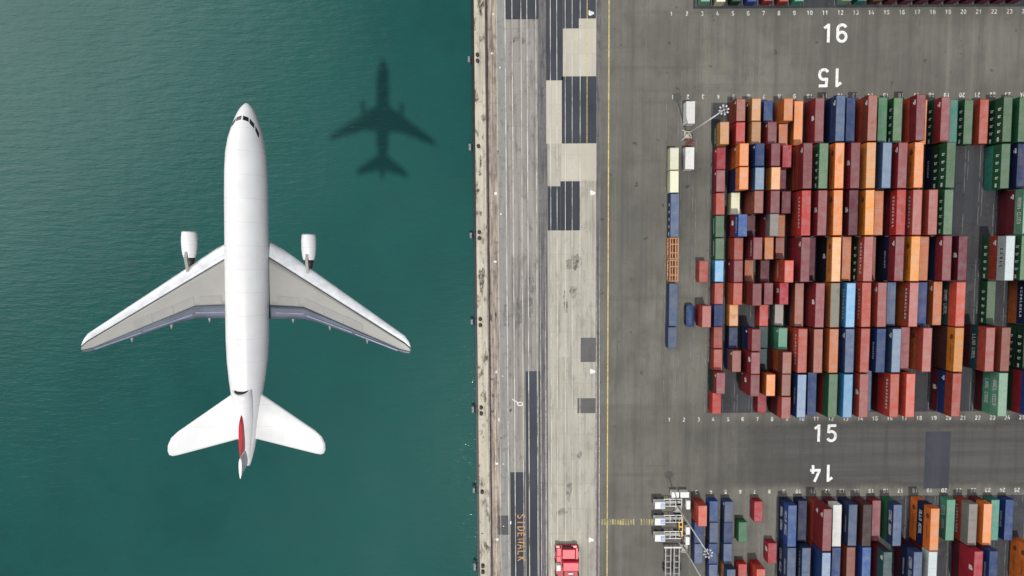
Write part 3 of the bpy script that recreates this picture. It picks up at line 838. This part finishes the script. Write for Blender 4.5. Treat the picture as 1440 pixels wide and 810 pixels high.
# ordinal of every stack counted from the quay within its row of equal length boxes
rowsets = {}
for d in BIG: rowsets.setdefault((d['blk'], d['kind'], int(round(d['row']))), []).append(d)
for k, v in rowsets.items():
    v.sort(key=lambda e: e['x'])
    for i, d in enumerate(v): d['ord'], d['of'], d['set'] = i, len(v), v
def candidates(d, t):
    top = t == d['n']
    c = d['cols'][t - 1]
    size = 'long' if d['kind'] == 'long' else 'short'
    if d['n'] == 1: tier = 'alone on the ground'
    elif top: tier = 'topping its stack'
    elif t == 1: tier = 'bottom of its stack'
    else: tier = 'mid stack'
    r = ORD[int(round(d['row']))]
    where = {16: 'in the row above number 16', 15: 'in %s row of block 15' % r, 14: 'in %s row of block 14' % r}[d['blk']]
    base = '%s %s container' % (c, size)
    out = [base + ' ' + tier + ' ' + where]
    i = d['ord']
    left = d['set'][i - 1]['cols'][-1] if i else None
    right = d['set'][i + 1]['cols'][-1] if i + 1 < d['of'] else None
    short_where = {16: 'above number 16', 15: '%s row, block 15' % r, 14: '%s row, block 14' % r}[d['blk']]
    tierw = 'alone' if d['n'] == 1 else ('on top' if top else ('at bottom' if t == 1 else 'mid stack'))
    if left: out.append('%s %s, right of %s, %s' % (base, tierw, left, short_where))
    if left and right: out.append('%s %s between %s and %s, %s' % (base, tierw, left, right, short_where))
    out.append('%s %s, %s stack from quay, %s' % (base, tierw, ORD[i], short_where))
    return out
cand, count = {}, {}
for d in BIG:
    for t in range(1, d['n'] + 1):
        if d['seen'][t - 1]:
            cl = candidates(d, t); cand[(id(d), t)] = cl
            for s_ in set(cl): count[s_] = count.get(s_, 0) + 1
hidden = bmesh.new()
N_C = 0
for d in BIG:
    body, roof, door, L = MESH[d['kind']]
    for t in range(1, d['n'] + 1):
        c = d['cols'][t - 1]
        x = d['x'] + random.uniform(-.10, .10); y = d['y'] + random.uniform(-.07, .07); z = STEP * (t - 1) + .02
        a = random.uniform(-.006, .006)
        if not d['seen'][t - 1]:
            box(hidden, d['x'] - CW / 2, d['x'] + CW / 2, d['y'] - L / 2, d['y'] + L / 2, z, z + CH)
            continue
        N_C += 1
        name = 'long_shipping_container' if d['kind'] == 'long' else 'short_shipping_container'
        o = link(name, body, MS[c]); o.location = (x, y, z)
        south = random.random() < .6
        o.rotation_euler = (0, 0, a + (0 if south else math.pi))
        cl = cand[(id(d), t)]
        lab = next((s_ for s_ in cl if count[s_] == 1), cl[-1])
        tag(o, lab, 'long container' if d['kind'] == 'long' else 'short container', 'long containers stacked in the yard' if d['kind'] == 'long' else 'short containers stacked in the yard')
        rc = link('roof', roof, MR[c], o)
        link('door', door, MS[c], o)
        if t in d['let']:
            st = d['let'][t]
            m = M_letter_dark if st == 'dark' else (M_letter_brown if st == 'emblem' else M_letter)
            lo = link('lettering', letters(st, L, N_C), m, o)
            if not south: lo.rotation_euler.z = math.pi
print('containers', N_C)
hid = link('stacked_container', done(hidden, 'stacked_container'), MS['dark maroon'])
tag(hid, 'lower tiers of the container stacks hidden behind their neighbours', 'container stack', None, 'stuff')

# ------------------------------------------------------------ two orange open racks, a tarpaulin covered box
def rack(py, label):
    q = at(949.5, py, 1.3)
    t = empty('open_rack', (colx(1, 15) + .15, q.y, .01)); tag(t, label, 'open rack', 'orange open racks')
    bm = bmesh.new()
    w, l = 1.22, 3.0
    for z in (.1, 2.5):
        for s in (-1, 1):
            x0, x1 = sorted((s * w, s * (w - .2))); box(bm, x0, x1, -l, l, z - .1, z + .1)
    for sy in (-1, 1):
        for s in (-1, 1):
            x0, x1 = sorted((s * w, s * (w - .2))); y0, y1 = sorted((sy * l, sy * (l - .2))); box(bm, x0, x1, y0, y1, .21, 2.39)
    link('frame', done(bm, 'frame'), M_rack, t)
    bm = bmesh.new()
    for y in (-l + .1, -l * .4, l * .4, l - .1):
        box(bm, -w + .21, w - .21, y - .1, y + .1, 2.38, 2.56)
    for x in (-.4, .4): box(bm, x - .08, x + .08, -l + .21, l - .21, 2.26, 2.375)
    link('cross_bar', done(bm, 'cross_bar'), M_rack, t)
    bm = bmesh.new(); box(bm, -w + .21, w - .21, -l + .25, l - .25, .05, .12)
    link('deck', done(bm, 'deck'), mat_plain('dark_rack_deck', (.07, .055, .045, 1), .8, .3, 1.5), t)
rack(349.5, 'orange open steel rack in the leftmost row, upper of the two')
rack(380.5, 'orange open steel rack in the leftmost row, lower of the two')
q = at(970, 444, 1.2)
t = empty('covered_trailer', (q.x, q.y, 0)); tag(t, 'low box trailer under a bulging blue tarpaulin beside the leftmost containers', 'covered trailer')
bm = bmesh.new()
n = 10; rows = []
for j in range(13):
    v = -1 + 2 * j / 12; rows.append([])
    for i in range(n + 1):
        u = -1 + 2 * i / n
        e = (1 - abs(v) ** 6 * .22)
        z = 1.55 + .75 * (1 - u * u) * (1 - v ** 4) + .06 * math.sin(7 * v + 2 * u)
        rows[-1].append(bm.verts.new((u * 1.22 * e, v * 3.15 * (1 - abs(u) ** 6 * .06), z)))
for a, b in zip(rows, rows[1:]):
    for i in range(n): bm.faces.new((a[i], a[i + 1], b[i + 1], b[i]))
link('tarpaulin', done(bm, 'tarpaulin', True), M_tarp, t)
bm = bmesh.new(); bevbox(bm, -1.15, 1.15, -2.95, 2.95, .6, 1.54, .06, 1)
link('box_body', done(bm, 'box_body'), MS['navy'], t)
for sy in (-1.9, 1.9):
    for sx in (-1.0, 1.0):
        bm = bmesh.new(); tube(bm, (sx - .15, sy, .45), (sx + .15, sy, .45), .45, n=14)
        link('wheel', done(bm, 'wheel'), M_rubber, t)

# ------------------------------------------------------------ light masts
def mast(bx, by, h, hx, hy, label, lamps=8):
    b = at(bx, by)
    t = empty('light_mast', b); tag(t, label, 'light mast', 'tall light masts in the container yard')
    top = at(hx, hy, h) - b if hx else Vector((0, 0, h))
    top = Vector((top.x * .0, top.y * .0, h))
    bm = bmesh.new(); tube(bm, (0, 0, .1), top, .27, .12, 12); link('pole', done(bm, 'pole', True), M_steel_white, t)
    bm = bmesh.new(); bevbox(bm, -1.0, 1.0, -1.0, 1.0, 0, .7, .08); link('plinth', done(bm, 'plinth'), M_conc, t)
    bm = bmesh.new()
    for k in range(4):
        a = math.pi / 4 + k * math.pi / 2; tube(bm, (1.9 * math.cos(a), 1.9 * math.sin(a), .05), (0, 0, 3.2), .11, n=6)
    link('brace', done(bm, 'brace'), M_steel_white, t)
    bm = bmesh.new()
    for k in range(16):
        a0, a1 = k * math.pi / 8, (k + 1) * math.pi / 8
        tube(bm, (0.8 * math.cos(a0), 0.8 * math.sin(a0), h - .2), (0.8 * math.cos(a1), 0.8 * math.sin(a1), h - .2), .06, n=6)
    for k in range(4):
        a = k * math.pi / 2 + .3; tube(bm, (0, 0, h - .2), (0.8 * math.cos(a), 0.8 * math.sin(a), h - .2), .06, n=6)
    link('head_ring', done(bm, 'head_ring'), M_steel_grey, t)
    for k in range(lamps):
        a = k * 2 * math.pi / lamps + .2
        bm = bmesh.new(); bevbox(bm, -.17, .17, -.2, .2, -.12, .12, .05, 1)
        o = link('lamp', done(bm, 'lamp'), M_lamp, t)
        o.location = (1.05 * math.cos(a), 1.05 * math.sin(a), h - .25); o.rotation_euler = (rad(25), 0, a - math.pi / 2)
mast(966, 190, 27.5, 0, 0, 'tall white light mast between the two white boxes in block 15')
mast(953, 713, 25.5, 0, 0, 'tall white light mast leaning over the terminal tractors beside block 14')
mast(961, 769, 25.5, 0, 0, 'tall white light mast nearest the bottom edge left of block 14')
# a rusty heap of lashing bars and a switch cabinet at the foot of the first mast
q = at(969, 199)
bm = bmesh.new()
for k in range(9):
    a = random.uniform(-.7, .7); y = random.uniform(-1.4, 1.2); z = .1 + .09 * k
    tube(bm, (-1.3 * math.cos(a), y - 1.3 * math.sin(a), z), (1.3 * math.cos(a), y + 1.3 * math.sin(a), z), .09, n=6)
o = link('lashing_bars', done(bm, 'lashing_bars'), M_rust); o.location = (q.x, q.y, 0)
tag(o, 'heap of rusty red lashing bars below the light mast in block 15', 'steel bars')

# ------------------------------------------------------------ terminal tractors with empty skeletal trailers
def tractor(py, label):
    h = 3.1
    q = at(941, py, h)
    t = empty('terminal_tractor', (q.x, q.y, 0)); tag(t, label, 'terminal tractor', 'terminal tractors parked left of block 14')
    bm = bmesh.new(); bevbox(bm, -4.1, -1.1, -1.05, 1.05, .95, h, .16, 3)
    cab = link('cab', done(bm, 'cab'), M_steel_white, t)
    bm = bmesh.new(); bevbox(bm, -2.45, -1.35, -.68, .68, h + .002, h + .07, .03, 1)
    link('roof_window', done(bm, 'roof_window'), M_blue_panel, cab)
    bm = bmesh.new(); tube(bm, (-1.9, .0, h + .07), (-1.9, 0, h + .22), .2, n=12)
    link('beacon', done(bm, 'beacon'), M_lamp, cab)
    bm = bmesh.new(); box(bm, -4.13, -4.105, -.85, .85, 1.8, 2.7)
    link('windscreen', done(bm, 'windscreen'), M_glass, cab)
    bm = bmesh.new()
    for s in (-1, 1): box(bm, -1.08, 4.3, s * 1.05 - .1, s * 1.05 + .1, 1.05, 1.3)
    for x in (-.9, .8, 2.5, 4.2): box(bm, x - .08, x + .08, -.94, .94, 1.07, 1.24)
    link('trailer_frame', done(bm, 'trailer_frame'), M_steel_white, t)
    bm = bmesh.new(); box(bm, -3.9, 4.0, -.4, .4, .62, .94); link('spine', done(bm, 'spine'), M_steel_grey, t)
    for x in (-3.2, -1.2, 2.6, 3.7):
        for s in (-1, 1):
            bm = bmesh.new(); tube(bm, (x, s * .95 - .16, .5), (x, s * .95 + .16, .5), .5, n=18)
            link('wheel', done(bm, 'wheel'), M_rubber, t)
tractor(711, 'white terminal tractor with blue roof window and bare trailer frame, uppermost of three')
tractor(734, 'white terminal tractor with blue roof window and bare trailer frame, middle of three')
tractor(757, 'white terminal tractor with blue roof window and bare trailer frame, lowest of three')
q = at(957.5, 741, .8)
t = empty('container_spreader', (q.x, q.y, .1)); tag(t, 'yellow container spreader set down behind the terminal tractors', 'spreader')
bm = bmesh.new()
for x in (-.5, .5): box(bm, x - .14, x + .14, -2.9, 2.9, .3, .7)
for y in (-2.85, 2.85, 0): box(bm, -.36, .36, y - .2, y + .2, .32, .68)
link('beam', done(bm, 'beam'), M_yellow, t)
bm = bmesh.new()
for y in (-2.85, 2.85): box(bm, -1.1, 1.1, y - .16, y + .16, .05, .29)
link('end_beam', done(bm, 'end_beam'), M_yellow, t)
# white switch cabinets around the carriers' park
for i, (px, py, w, l, where) in enumerate(((947, 692, 1.0, .75, 'left one of the pair above the terminal tractors'), (960, 692, 1.2, .75, 'right one of the pair above the terminal tractors'),
        (965, 706, .5, 1.2, 'upper one of three right of the terminal tractors'), (964.5, 742, .5, 1.0, 'middle one of three right of the terminal tractors'), (964, 756, .5, 1.1, 'lower one of three right of the terminal tractors'))):
    q = at(px, py); t = empty('switch_cabinet', q); tag(t, 'white steel cabinet, ' + where, 'cabinet', 'white cabinets beside the terminal tractors')
    bm = bmesh.new(); bevbox(bm, -w, w, -l, l, .15, 1.9, .05, 1); link('cabinet_body', done(bm, 'cabinet_body'), M_steel_white, t)
    bm = bmesh.new(); box(bm, -w - .06, w + .06, -l - .06, l + .06, 1.905, 1.98); link('lid', done(bm, 'lid'), M_steel_white, t)
    bm = bmesh.new(); box(bm, -w - .05, w + .05, -l - .05, l + .05, 0, .145); link('plinth', done(bm, 'plinth'), M_conc, t)
    bm = bmesh.new(); box(bm, -.05, .05, -l - .03, -l - .002, .7, 1.1); link('handle', done(bm, 'handle'), M_iron, t)
# open trailer frames below the carriers
for i, px in enumerate((939.5, 951.5)):
    q = at(px, 790, 1.2); t = empty('trailer_chassis', (q.x, q.y, 0))
    tag(t, 'empty grey trailer frame below the terminal tractors, %s of the two' % ('left', 'right')[i], 'trailer', 'empty trailers below the terminal tractors')
    bm = bmesh.new()
    for x in (-.75, .75): box(bm, x - .13, x + .13, -4.2, 4.2, 1.0, 1.3)
    for y in (-3.6, -1.8, 0, 1.8): box(bm, -.61, .61, y - .09, y + .09, 1.03, 1.25)
    link('frame', done(bm, 'frame'), M_steel_grey, t)
    bm = bmesh.new(); box(bm, -1.2, 1.2, 4.21, 4.6, .95, 1.45); link('bolster', done(bm, 'bolster'), M_steel_white, t)
    for y in (-2.6, -1.3):
        for s in (-1, 1):
            bm = bmesh.new(); tube(bm, (s * 1.1 - .2, y, .5), (s * 1.1 + .2, y, .5), .5, n=16)
            link('wheel', done(bm, 'wheel'), M_rubber, t)

# ------------------------------------------------------------ red yard machine at the bottom of the light lane
q = at(798, 790, 2.2)
t = empty('red_crane_carrier', (q.x, q.y, 0)); tag(t, 'big red mobile crane carrier with two flat red decks on the light concrete lane', 'crane carrier')
def part(nm, mat, fn, parent=t):
    bm = bmesh.new(); fn(bm); return link(nm, done(bm, nm), mat, parent)
part('chassis', M_red_dark, lambda b: bevbox(b, -3.35, 3.2, -6.6, 4.55, .7, 1.35, .08, 1))
part('front_deck', M_red, lambda b: (bevbox(b, -1.45, 2.25, .95, 3.75, 1.36, 2.45, .12), bevbox(b, 2.40, 3.15, .7, 4.2, 1.36, 2.25, .1)))
part('side_hood', M_red, lambda b: (bevbox(b, -3.2, -1.75, 1.6, 4.15, 1.36, 2.2, .22, 3), bevbox(b, -3.2, -1.8, -.35, 1.5, 1.36, 1.9, .15)))
part('rear_deck', M_red, lambda b: bevbox(b, -1.35, 3.25, -2.5, .1, 1.36, 2.9, .18, 3))
part('engine_grille', M_red_dark, lambda b: [box(b, -1.3, 3.1, .2 + .13 * k, .27 + .13 * k, 1.36, 1.7) for k in range(5)])
part('counterweight', M_red_dark, lambda b: bevbox(b, -1.1, 3.1, -5.6, -2.6, 1.36, 2.5, .2, 3))
part('work_lamp', M_lamp, lambda b: bevbox(b, .2, 1.6, -3.6, -3.1, 2.51, 2.75, .06, 1))
part('front_grille', M_rubber, lambda b: (bevbox(b, -1.5, 1.3, 3.85, 4.35, 1.36, 1.9, .06, 1)))
for x in (-2.75, 2.3): part('headlamp', mat_plain('pale_headlamp', lin(230, 170, 170), .3, .05, 1), lambda b, x=x: bevbox(b, x - .55, x + .55, 4.05, 4.62, 1.36, 2.0, .16, 2))
cabp = part('cab', M_steel_white, lambda b: bevbox(b, -3.3, -2.0, -2.3, -.55, 1.36, 3.1, .1))
part('side_window', M_glass, lambda b: (box(b, -3.33, -3.305, -2.0, -.8, 2.1, 2.9), box(b, -3.0, -2.3, -2.34, -2.305, 2.1, 2.9)), cabp)
for y in (3.0, -.6, -4.6):
    for s in (-1, 1):
        part('wheel', M_rubber, lambda b, y=y, s=s: tube(b, (s * 3.15 - .35, y, .72), (s * 3.15 + .35, y, .72), .72, n=20))

# ------------------------------------------------------------ airplane
s = NT('airliner_white_paint'); v = s.coord('Object')
c = s.mix(s.ramp(s.noise(v, .5, 5, .6), .3, .7), (.745, .745, .735, 1), (.69, .69, .685, 1))
c = s.mix(s.ramp(s.noise(s.coord('Object', (2.5, .25, 1)), 1.0, 5, .65), .55, .75, 0, .22), c, (.50, .49, .46, 1))
sy = s.n('SeparateXYZ'); s.l(v, sy.inputs[0])
fr = s.math('FRACT', s.math('DIVIDE', s.math('ADD', sy.outputs[1], 60.3), 2.15), 0.0)
ln_ = s.math('LESS_THAN', fr, .022)
c = s.mix(s.math('MULTIPLY', ln_, .30), c, (.42, .42, .42, 1))
M_plane = s.fin(c, .33, 0, .4)
M_wing = mat_plain('wing_grey_paint', (.300, .295, .272, 1), .42, .04, .5, 0, .4)
M_flap = mat_plain('flap_grey_blue', lin(86, 91, 104), .4, .2, .45, .15, .4)
M_slat = mat_plain('slat_bare_metal', (.62, .64, .655, 1), .36, .12, 1.1, .15, .5)
M_seal = mat_plain('dark_wing_seal', (.06, .06, .075, 1), .6, .1, 2)
M_tailred = mat_plain('tail_red_paint', lin(186, 8, 30), .35, .05, 1)
M_jet = mat_plain('jet_nozzle_metal', (.06, .055, .05, 1), .45, .3, 3, .6)
M_fan = mat_plain('dark_intake', (.02, .02, .022, 1), .5, .3, 4)
M_spoil = mat_plain('spoiler_grey_paint', (.27, .267, .25, 1), .45, .06, .8, 0, .4)
plane = empty('airplane', (-25.09, -3.26, 106.0))
plane.rotation_euler = (Matrix.Rotation(rad(-1.563), 3, 'Z') @ Matrix.Rotation(rad(5), 3, 'Y')).to_euler()
tag(plane, 'white jet airliner with red tail fin flying over the green water', 'airplane')

def loft(bm, rings, n=32, cap=True):
    """rings: (y, rx, rz, zc) -> tube along y"""
    R_ = []
    for y, rx, rz, zc in rings:
        R_.append([bm.verts.new((rx * math.sin(2 * math.pi * i / n), y, zc + rz * math.cos(2 * math.pi * i / n))) for i in range(n)])
    for a, b in zip(R_, R_[1:]):
        for i in range(n): bm.faces.new((a[i], a[(i + 1) % n], b[(i + 1) % n], b[i]))
    if cap: bm.faces.new(R_[0][::-1]); bm.faces.new(R_[-1])
    bmesh.ops.recalc_face_normals(bm, faces=bm.faces[:])
FUS = [(17.52, .02, .02, -.30), (17.45, .20, .20, -.30), (17.25, .42, .40, -.29), (16.9, .68, .64, -.27), (16.4, .92, .88, -.23), (15.8, 1.16, 1.12, -.17), (15.0, 1.42, 1.40, -.10), (14.06, 1.66, 1.66, -.04),
       (12.8, 1.86, 1.88, 0), (11.2, 1.96, 1.98, 0), (9, 2.0, 2.02, 0), (4, 2.02, 2.04, 0), (0, 2.02, 2.04, 0), (-4.6, 2.0, 2.02, 0), (-6.6, 1.90, 1.92, .05), (-8.4, 1.70, 1.70, .15), (-9.85, 1.48, 1.46, .25),
       (-11.4, 1.22, 1.18, .25), (-12.8, 1.04, .98, .24), (-14.15, .88, .80, .22), (-15.3, .66, .60, .20), (-16.2, .42, .40, .18), (-16.8, .2, .2, .18)]
FUS = [(y, rx * .93, rz * .95, zc) for y, rx, rz, zc in FUS]
bm = bmesh.new(); loft(bm, FUS, 40)
fus = link('fuselage', done(bm, 'fuselage', True), M_plane, plane)
def fus_pt(y, ang, off=.012):
    for a, b in zip(FUS, FUS[1:]):
        if a[0] >= y >= b[0]:
            k = (a[0] - y) / (a[0] - b[0]); rx = a[1] + (b[1] - a[1]) * k; rz = a[2] + (b[2] - a[2]) * k; zc = a[3] + (b[3] - a[3]) * k
            return Vector(((rx + off) * math.sin(ang), y, zc + (rz + off) * math.cos(ang)))
def fus_patch(bm, corners, n=5):
    # corners: (y, angle deg) x4 in order
    c = [(y, rad(a)) for y, a in corners]; G = []
    for i in range(n + 1):
        u = i / n; row = []
        for j in range(n + 1):
            v = j / n
            y = (c[0][0] * (1 - u) + c[1][0] * u) * (1 - v) + (c[3][0] * (1 - u) + c[2][0] * u) * v
            a = (c[0][1] * (1 - u) + c[1][1] * u) * (1 - v) + (c[3][1] * (1 - u) + c[2][1] * u) * v
            row.append(bm.verts.new(fus_pt(y, a)))
        G.append(row)
    for i in range(n):
        for j in range(n): bm.faces.new((G[i][j], G[i + 1][j], G[i + 1][j + 1], G[i][j + 1]))
    bmesh.ops.recalc_face_normals(bm, faces=bm.faces[:])
for s in (-1, 1):
    for ca in ([(16.12, s * 4), (15.98, s * 30), (15.55, s * 30), (15.72, s * 4)], [(15.92, s * 35), (15.45, s * 54), (14.98, s * 50), (15.45, s * 33)], [(15.3, s * 58), (14.6, s * 70), (14.15, s * 64), (14.82, s * 54)]):
        bm = bmesh.new(); fus_patch(bm, ca); link('cockpit_window', done(bm, 'cockpit_window'), M_glass, fus)
def interp(tab, x):
    for (xa, ya), (xb, yb) in zip(tab, tab[1:]):
        if xa <= x <= xb: return ya + (yb - ya) * (x - xa) / (xb - xa)
    return tab[-1][1] if x > tab[-1][0] else tab[0][1]
LE = [(1.2, 5.0), (2.0, 4.55), (3.1, 3.95), (14.72, -4.3), (15.2, -4.98), (15.3, -5.4)]
SL = [(1.2, 3.5), (2.0, 3.12), (14.7, -4.95), (15.3, -5.5)]
FL = [(1.2, -1.4), (5.0, -1.58), (14.3, -5.68), (15.3, -5.9)]
TE = [(1.2, -2.75), (4.95, -2.75), (6.5, -3.12), (14.6, -6.02), (15.2, -6.05), (15.3, -5.95)]
XS = [1.2, 2.0, 3.1, 4.0, 5.0, 6.5, 8.5, 10.5, 12.5, 14.2, 14.7, 15.1, 15.28]
def wing_piece(bm, s, fa, fb, na, zoff=0.0):
    R_ = []
    for x in XS:
        ya, yb = fa(x), fb(x); le, te = interp(LE, x), interp(TE, x); ch = max(.05, le - te)
        th = (.95 - .055 * (x - 2)) * .5 * (1.0 if x < 15 else .6); zc = -.9 + .02 * (x - 2) + zoff
        up, dn = [], []
        for i in range(na + 1):
            y = ya + (yb - ya) * i / na; u = min(1, max(0, (le - y) / ch))
            f = 2.2 * math.sqrt(u) * (1 - u) ** .9 + .035
            up.append((s * x, y, zc + th * f)); dn.append((s * x, y, zc - th * f * .55))
        R_.append([bm.verts.new(p) for p in up + dn[::-1]])
    m = len(R_[0])
    for a, b in zip(R_, R_[1:]):
        for i in range(m): bm.faces.new((a[i], a[(i + 1) % m], b[(i + 1) % m], b[i]))
    bm.faces.new(R_[0]); bm.faces.new(R_[-1])
    bmesh.ops.recalc_face_normals(bm, faces=bm.faces[:])
for s in (-1, 1):
    bm = bmesh.new(); wing_piece(bm, s, lambda x: interp(SL, x) - .13, lambda x: interp(FL, x) + .05, 8)
    wg = link('wing', done(bm, 'wing', True), M_wing, plane)
    bm = bmesh.new(); wing_piece(bm, s, lambda x: interp(LE, x), lambda x: interp(SL, x) + .02, 6)
    link('slat', done(bm, 'slat', True), M_slat, wg)
    bm = bmesh.new(); wing_piece(bm, s, lambda x: interp(SL, x) + .3, lambda x: interp(SL, x) - .3, 2, -.14)
    link('slat_seal', done(bm, 'slat_seal'), M_seal, wg)
    bm = bmesh.new(); wing_piece(bm, s, lambda x: interp(FL, x) - .02, lambda x: interp(TE, x), 4)
    fl = link('flap', done(bm, 'flap', True), M_flap, wg)
    bm = bmesh.new()
    for xa, xb, k in ((2.4, 5.0, .55), (5.3, 9.6, .62), (9.9, 14.0, .68)):
        P = []
        for x, d in ((xa, -.10), (xb, -.10), (xb, .10), (xa, .10)):
            y = interp(FL, x) + (interp(TE, x) - interp(FL, x)) * k - d * .7; P.append(bm.verts.new((s * x, y, -.9 + .02 * (x - 2) + .16)))
        bm.faces.new(P)
    bmesh.ops.recalc_face_normals(bm, faces=bm.faces[:])
    link('flap_edge', done(bm, 'flap_edge'), mat_plain('pale_flap_edge', lin(122, 130, 150), .4, .15, 1, .15), fl)
    for xa, xb in ((2.6, 4.6), (5.1, 6.9), (7.0, 8.8), (8.9, 10.6)):
        bm = bmesh.new(); P = []
        for x, d in ((xa, .95), (xb, .95 - .03 * (xb - xa)), (xb, .14), (xa, .14)):
            y = interp(FL, x) + d; le, te = interp(LE, x), interp(TE, x); u = (le - y) / (le - te)
            th = (.95 - .055 * (x - 2)) * .5; P.append(bm.verts.new((s * x, y, -.9 + .02 * (x - 2) + th * (2.2 * math.sqrt(u) * (1 - u) ** .9 + .035) + .03)))
        bm.faces.new(P); bmesh.ops.recalc_face_normals(bm, faces=bm.faces[:])
        link('spoiler', done(bm, 'spoiler'), M_spoil, wg)
    for x in (3.9, 7.4, 11.0):
        bm = bmesh.new(); y0 = interp(TE, x); loft(bm, [(y0 + 1.0, .05, .05, -1.05), (y0 + .5, .16, .2, -1.1), (y0 - .1, .13, .16, -1.05), (y0 - .42, .03, .03, -1.0)], 10)
        for v in bm.verts: v.co.x += s * x
        link('track_fairing', done(bm, 'track_fairing', True), M_wing, wg)
    # engine
    ex, ez = s * 5.52 - .12, -1.0
    bm = bmesh.new(); loft(bm, [(5.42, .55, .55, ez), (5.50, .60, .60, ez), (5.35, .65, .65, ez), (4.8, .69, .69, ez), (4.1, .68, .68, ez), (3.4, .61, .61, ez), (3.0, .51, .51, ez)], 24, False)
    for v in bm.verts: v.co.x += ex
    en = link('engine', done(bm, 'engine', True), M_plane, plane)
    bm = bmesh.new(); loft(bm, [(5.1, .57, .57, ez), (5.05, .57, .57, ez)], 24)
    for v in bm.verts: v.co.x += ex
    link('intake', done(bm, 'intake'), M_fan, en)
    bm = bmesh.new(); loft(bm, [(3.2, .50, .50, ez), (2.5, .40, .40, ez), (2.1, .28, .28, ez), (1.8, .1, .1, ez)], 20)
    for v in bm.verts: v.co.x += ex
    link('exhaust_nozzle', done(bm, 'exhaust_nozzle', True), M_jet, en)
    bm = bmesh.new(); v = [bm.verts.new(p) for p in ((ex - .13, 3.9, ez + .5), (ex - .13, 1.2, ez + .2), (ex - .13, 1.0, -.78), (ex - .13, 3.0, ez + .84), (ex + .13, 3.9, ez + .5), (ex + .13, 1.2, ez + .2), (ex + .13, 1.0, -.78), (ex + .13, 3.0, ez + .84))]
    for f in ((0, 1, 2, 3), (7, 6, 5, 4), (0, 4, 5, 1), (1, 5, 6, 2), (2, 6, 7, 3), (3, 7, 4, 0)): bm.faces.new([v[i] for i in f])
    link('pylon', done(bm, 'pylon'), M_wing, en)
    # tailplane with rounded tip
    out = [(.3, -9.0), (1.25, -9.75), (4.0, -11.75), (6.3, -13.42), (6.95, -14.05), (7.25, -14.75), (7.28, -15.3), (7.15, -15.68), (6.85, -15.8), (6.4, -15.72), (3.8, -15.02), (.9, -14.22), (.3, -14.1)]
    bm = bmesh.new()
    cx = sum(p[0] for p in out) / len(out); cy = sum(p[1] for p in out) / len(out)
    up = [bm.verts.new((s * x, y, .30)) for x, y in out]; dn = [bm.verts.new((s * x, y, .26)) for x, y in out]
    iu = [bm.verts.new((s * (cx + (x - cx) * .86), cy + (y - cy) * .86, .30 + .16 * (1 - min(1, x / 8)))) for x, y in out]
    il = [bm.verts.new((s * (cx + (x - cx) * .86), cy + (y - cy) * .86, .22)) for x, y in out]
    m = len(out)
    for i in range(m):
        j = (i + 1) % m
        bm.faces.new((up[i], up[j], iu[j], iu[i])); bm.faces.new((dn[i], il[i], il[j], dn[j])); bm.faces.new((up[i], dn[i], dn[j], up[j]))
    bm.faces.new(iu); bm.faces.new(il)
    bmesh.ops.recalc_face_normals(bm, faces=bm.faces[:])
    link('tailplane', done(bm, 'tailplane', True), M_plane, plane)
# centre engine over the tail, and the fin behind it
bm = bmesh.new(); loft(bm, [(-8.75, .66, .52, 1.45), (-8.68, .78, .62, 1.45), (-8.9, .88, .70, 1.43), (-10, .90, .70, 1.26), (-12, .80, .62, .98), (-13.8, .62, .50, .72), (-15.4, .42, .36, .50), (-16.0, .3, .26, .42)], 28, False)
for v in bm.verts:
    if v.co.y > -9.5: v.co.y -= .85 * (v.co.z - 1.0) * max(0, (v.co.y + 9.5) / .85)
te = link('tail_engine', done(bm, 'tail_engine', True), M_plane, plane)
bm = bmesh.new(); loft(bm, [(-8.76, .69, .54, 1.45), (-8.80, .68, .53, 1.45)], 24)
for v in bm.verts: v.co.y -= .85 * (v.co.z - 1.0) * .86
link('intake', done(bm, 'intake'), M_fan, te)
def fin_mesh(prof, th):
    bm = bmesh.new(); L_ = []
    for z, ya, yb in prof:
        q_ = []
        for i in range(16):
            t_ = 2 * math.pi * i / 16; u = .5 - .5 * math.cos(t_)
            q_.append(bm.verts.new((th * .95 * math.sin(t_) * (1.12 - .5 * u), ya + (yb - ya) * u, z)))
        L_.append(q_)
    for a, b in zip(L_, L_[1:]):
        for i in range(16): bm.faces.new((a[i], a[(i + 1) % 16], b[(i + 1) % 16], b[i]))
    bm.faces.new(L_[0]); bm.faces.new(L_[-1])
    bmesh.ops.recalc_face_normals(bm, faces=bm.faces[:])
    return done(bm, 'fin', False)
fin = link('fin', fin_mesh([(.6, -10.9, -15.0), (1.5, -11.2, -15.2), (2.0, -11.9, -15.4)], .17), M_tailred, plane)
link('rudder', fin_mesh([(.4, -15.05, -16.7), (1.5, -15.25, -17.1), (2.05, -15.45, -17.4)], .17), M_plane, fin)
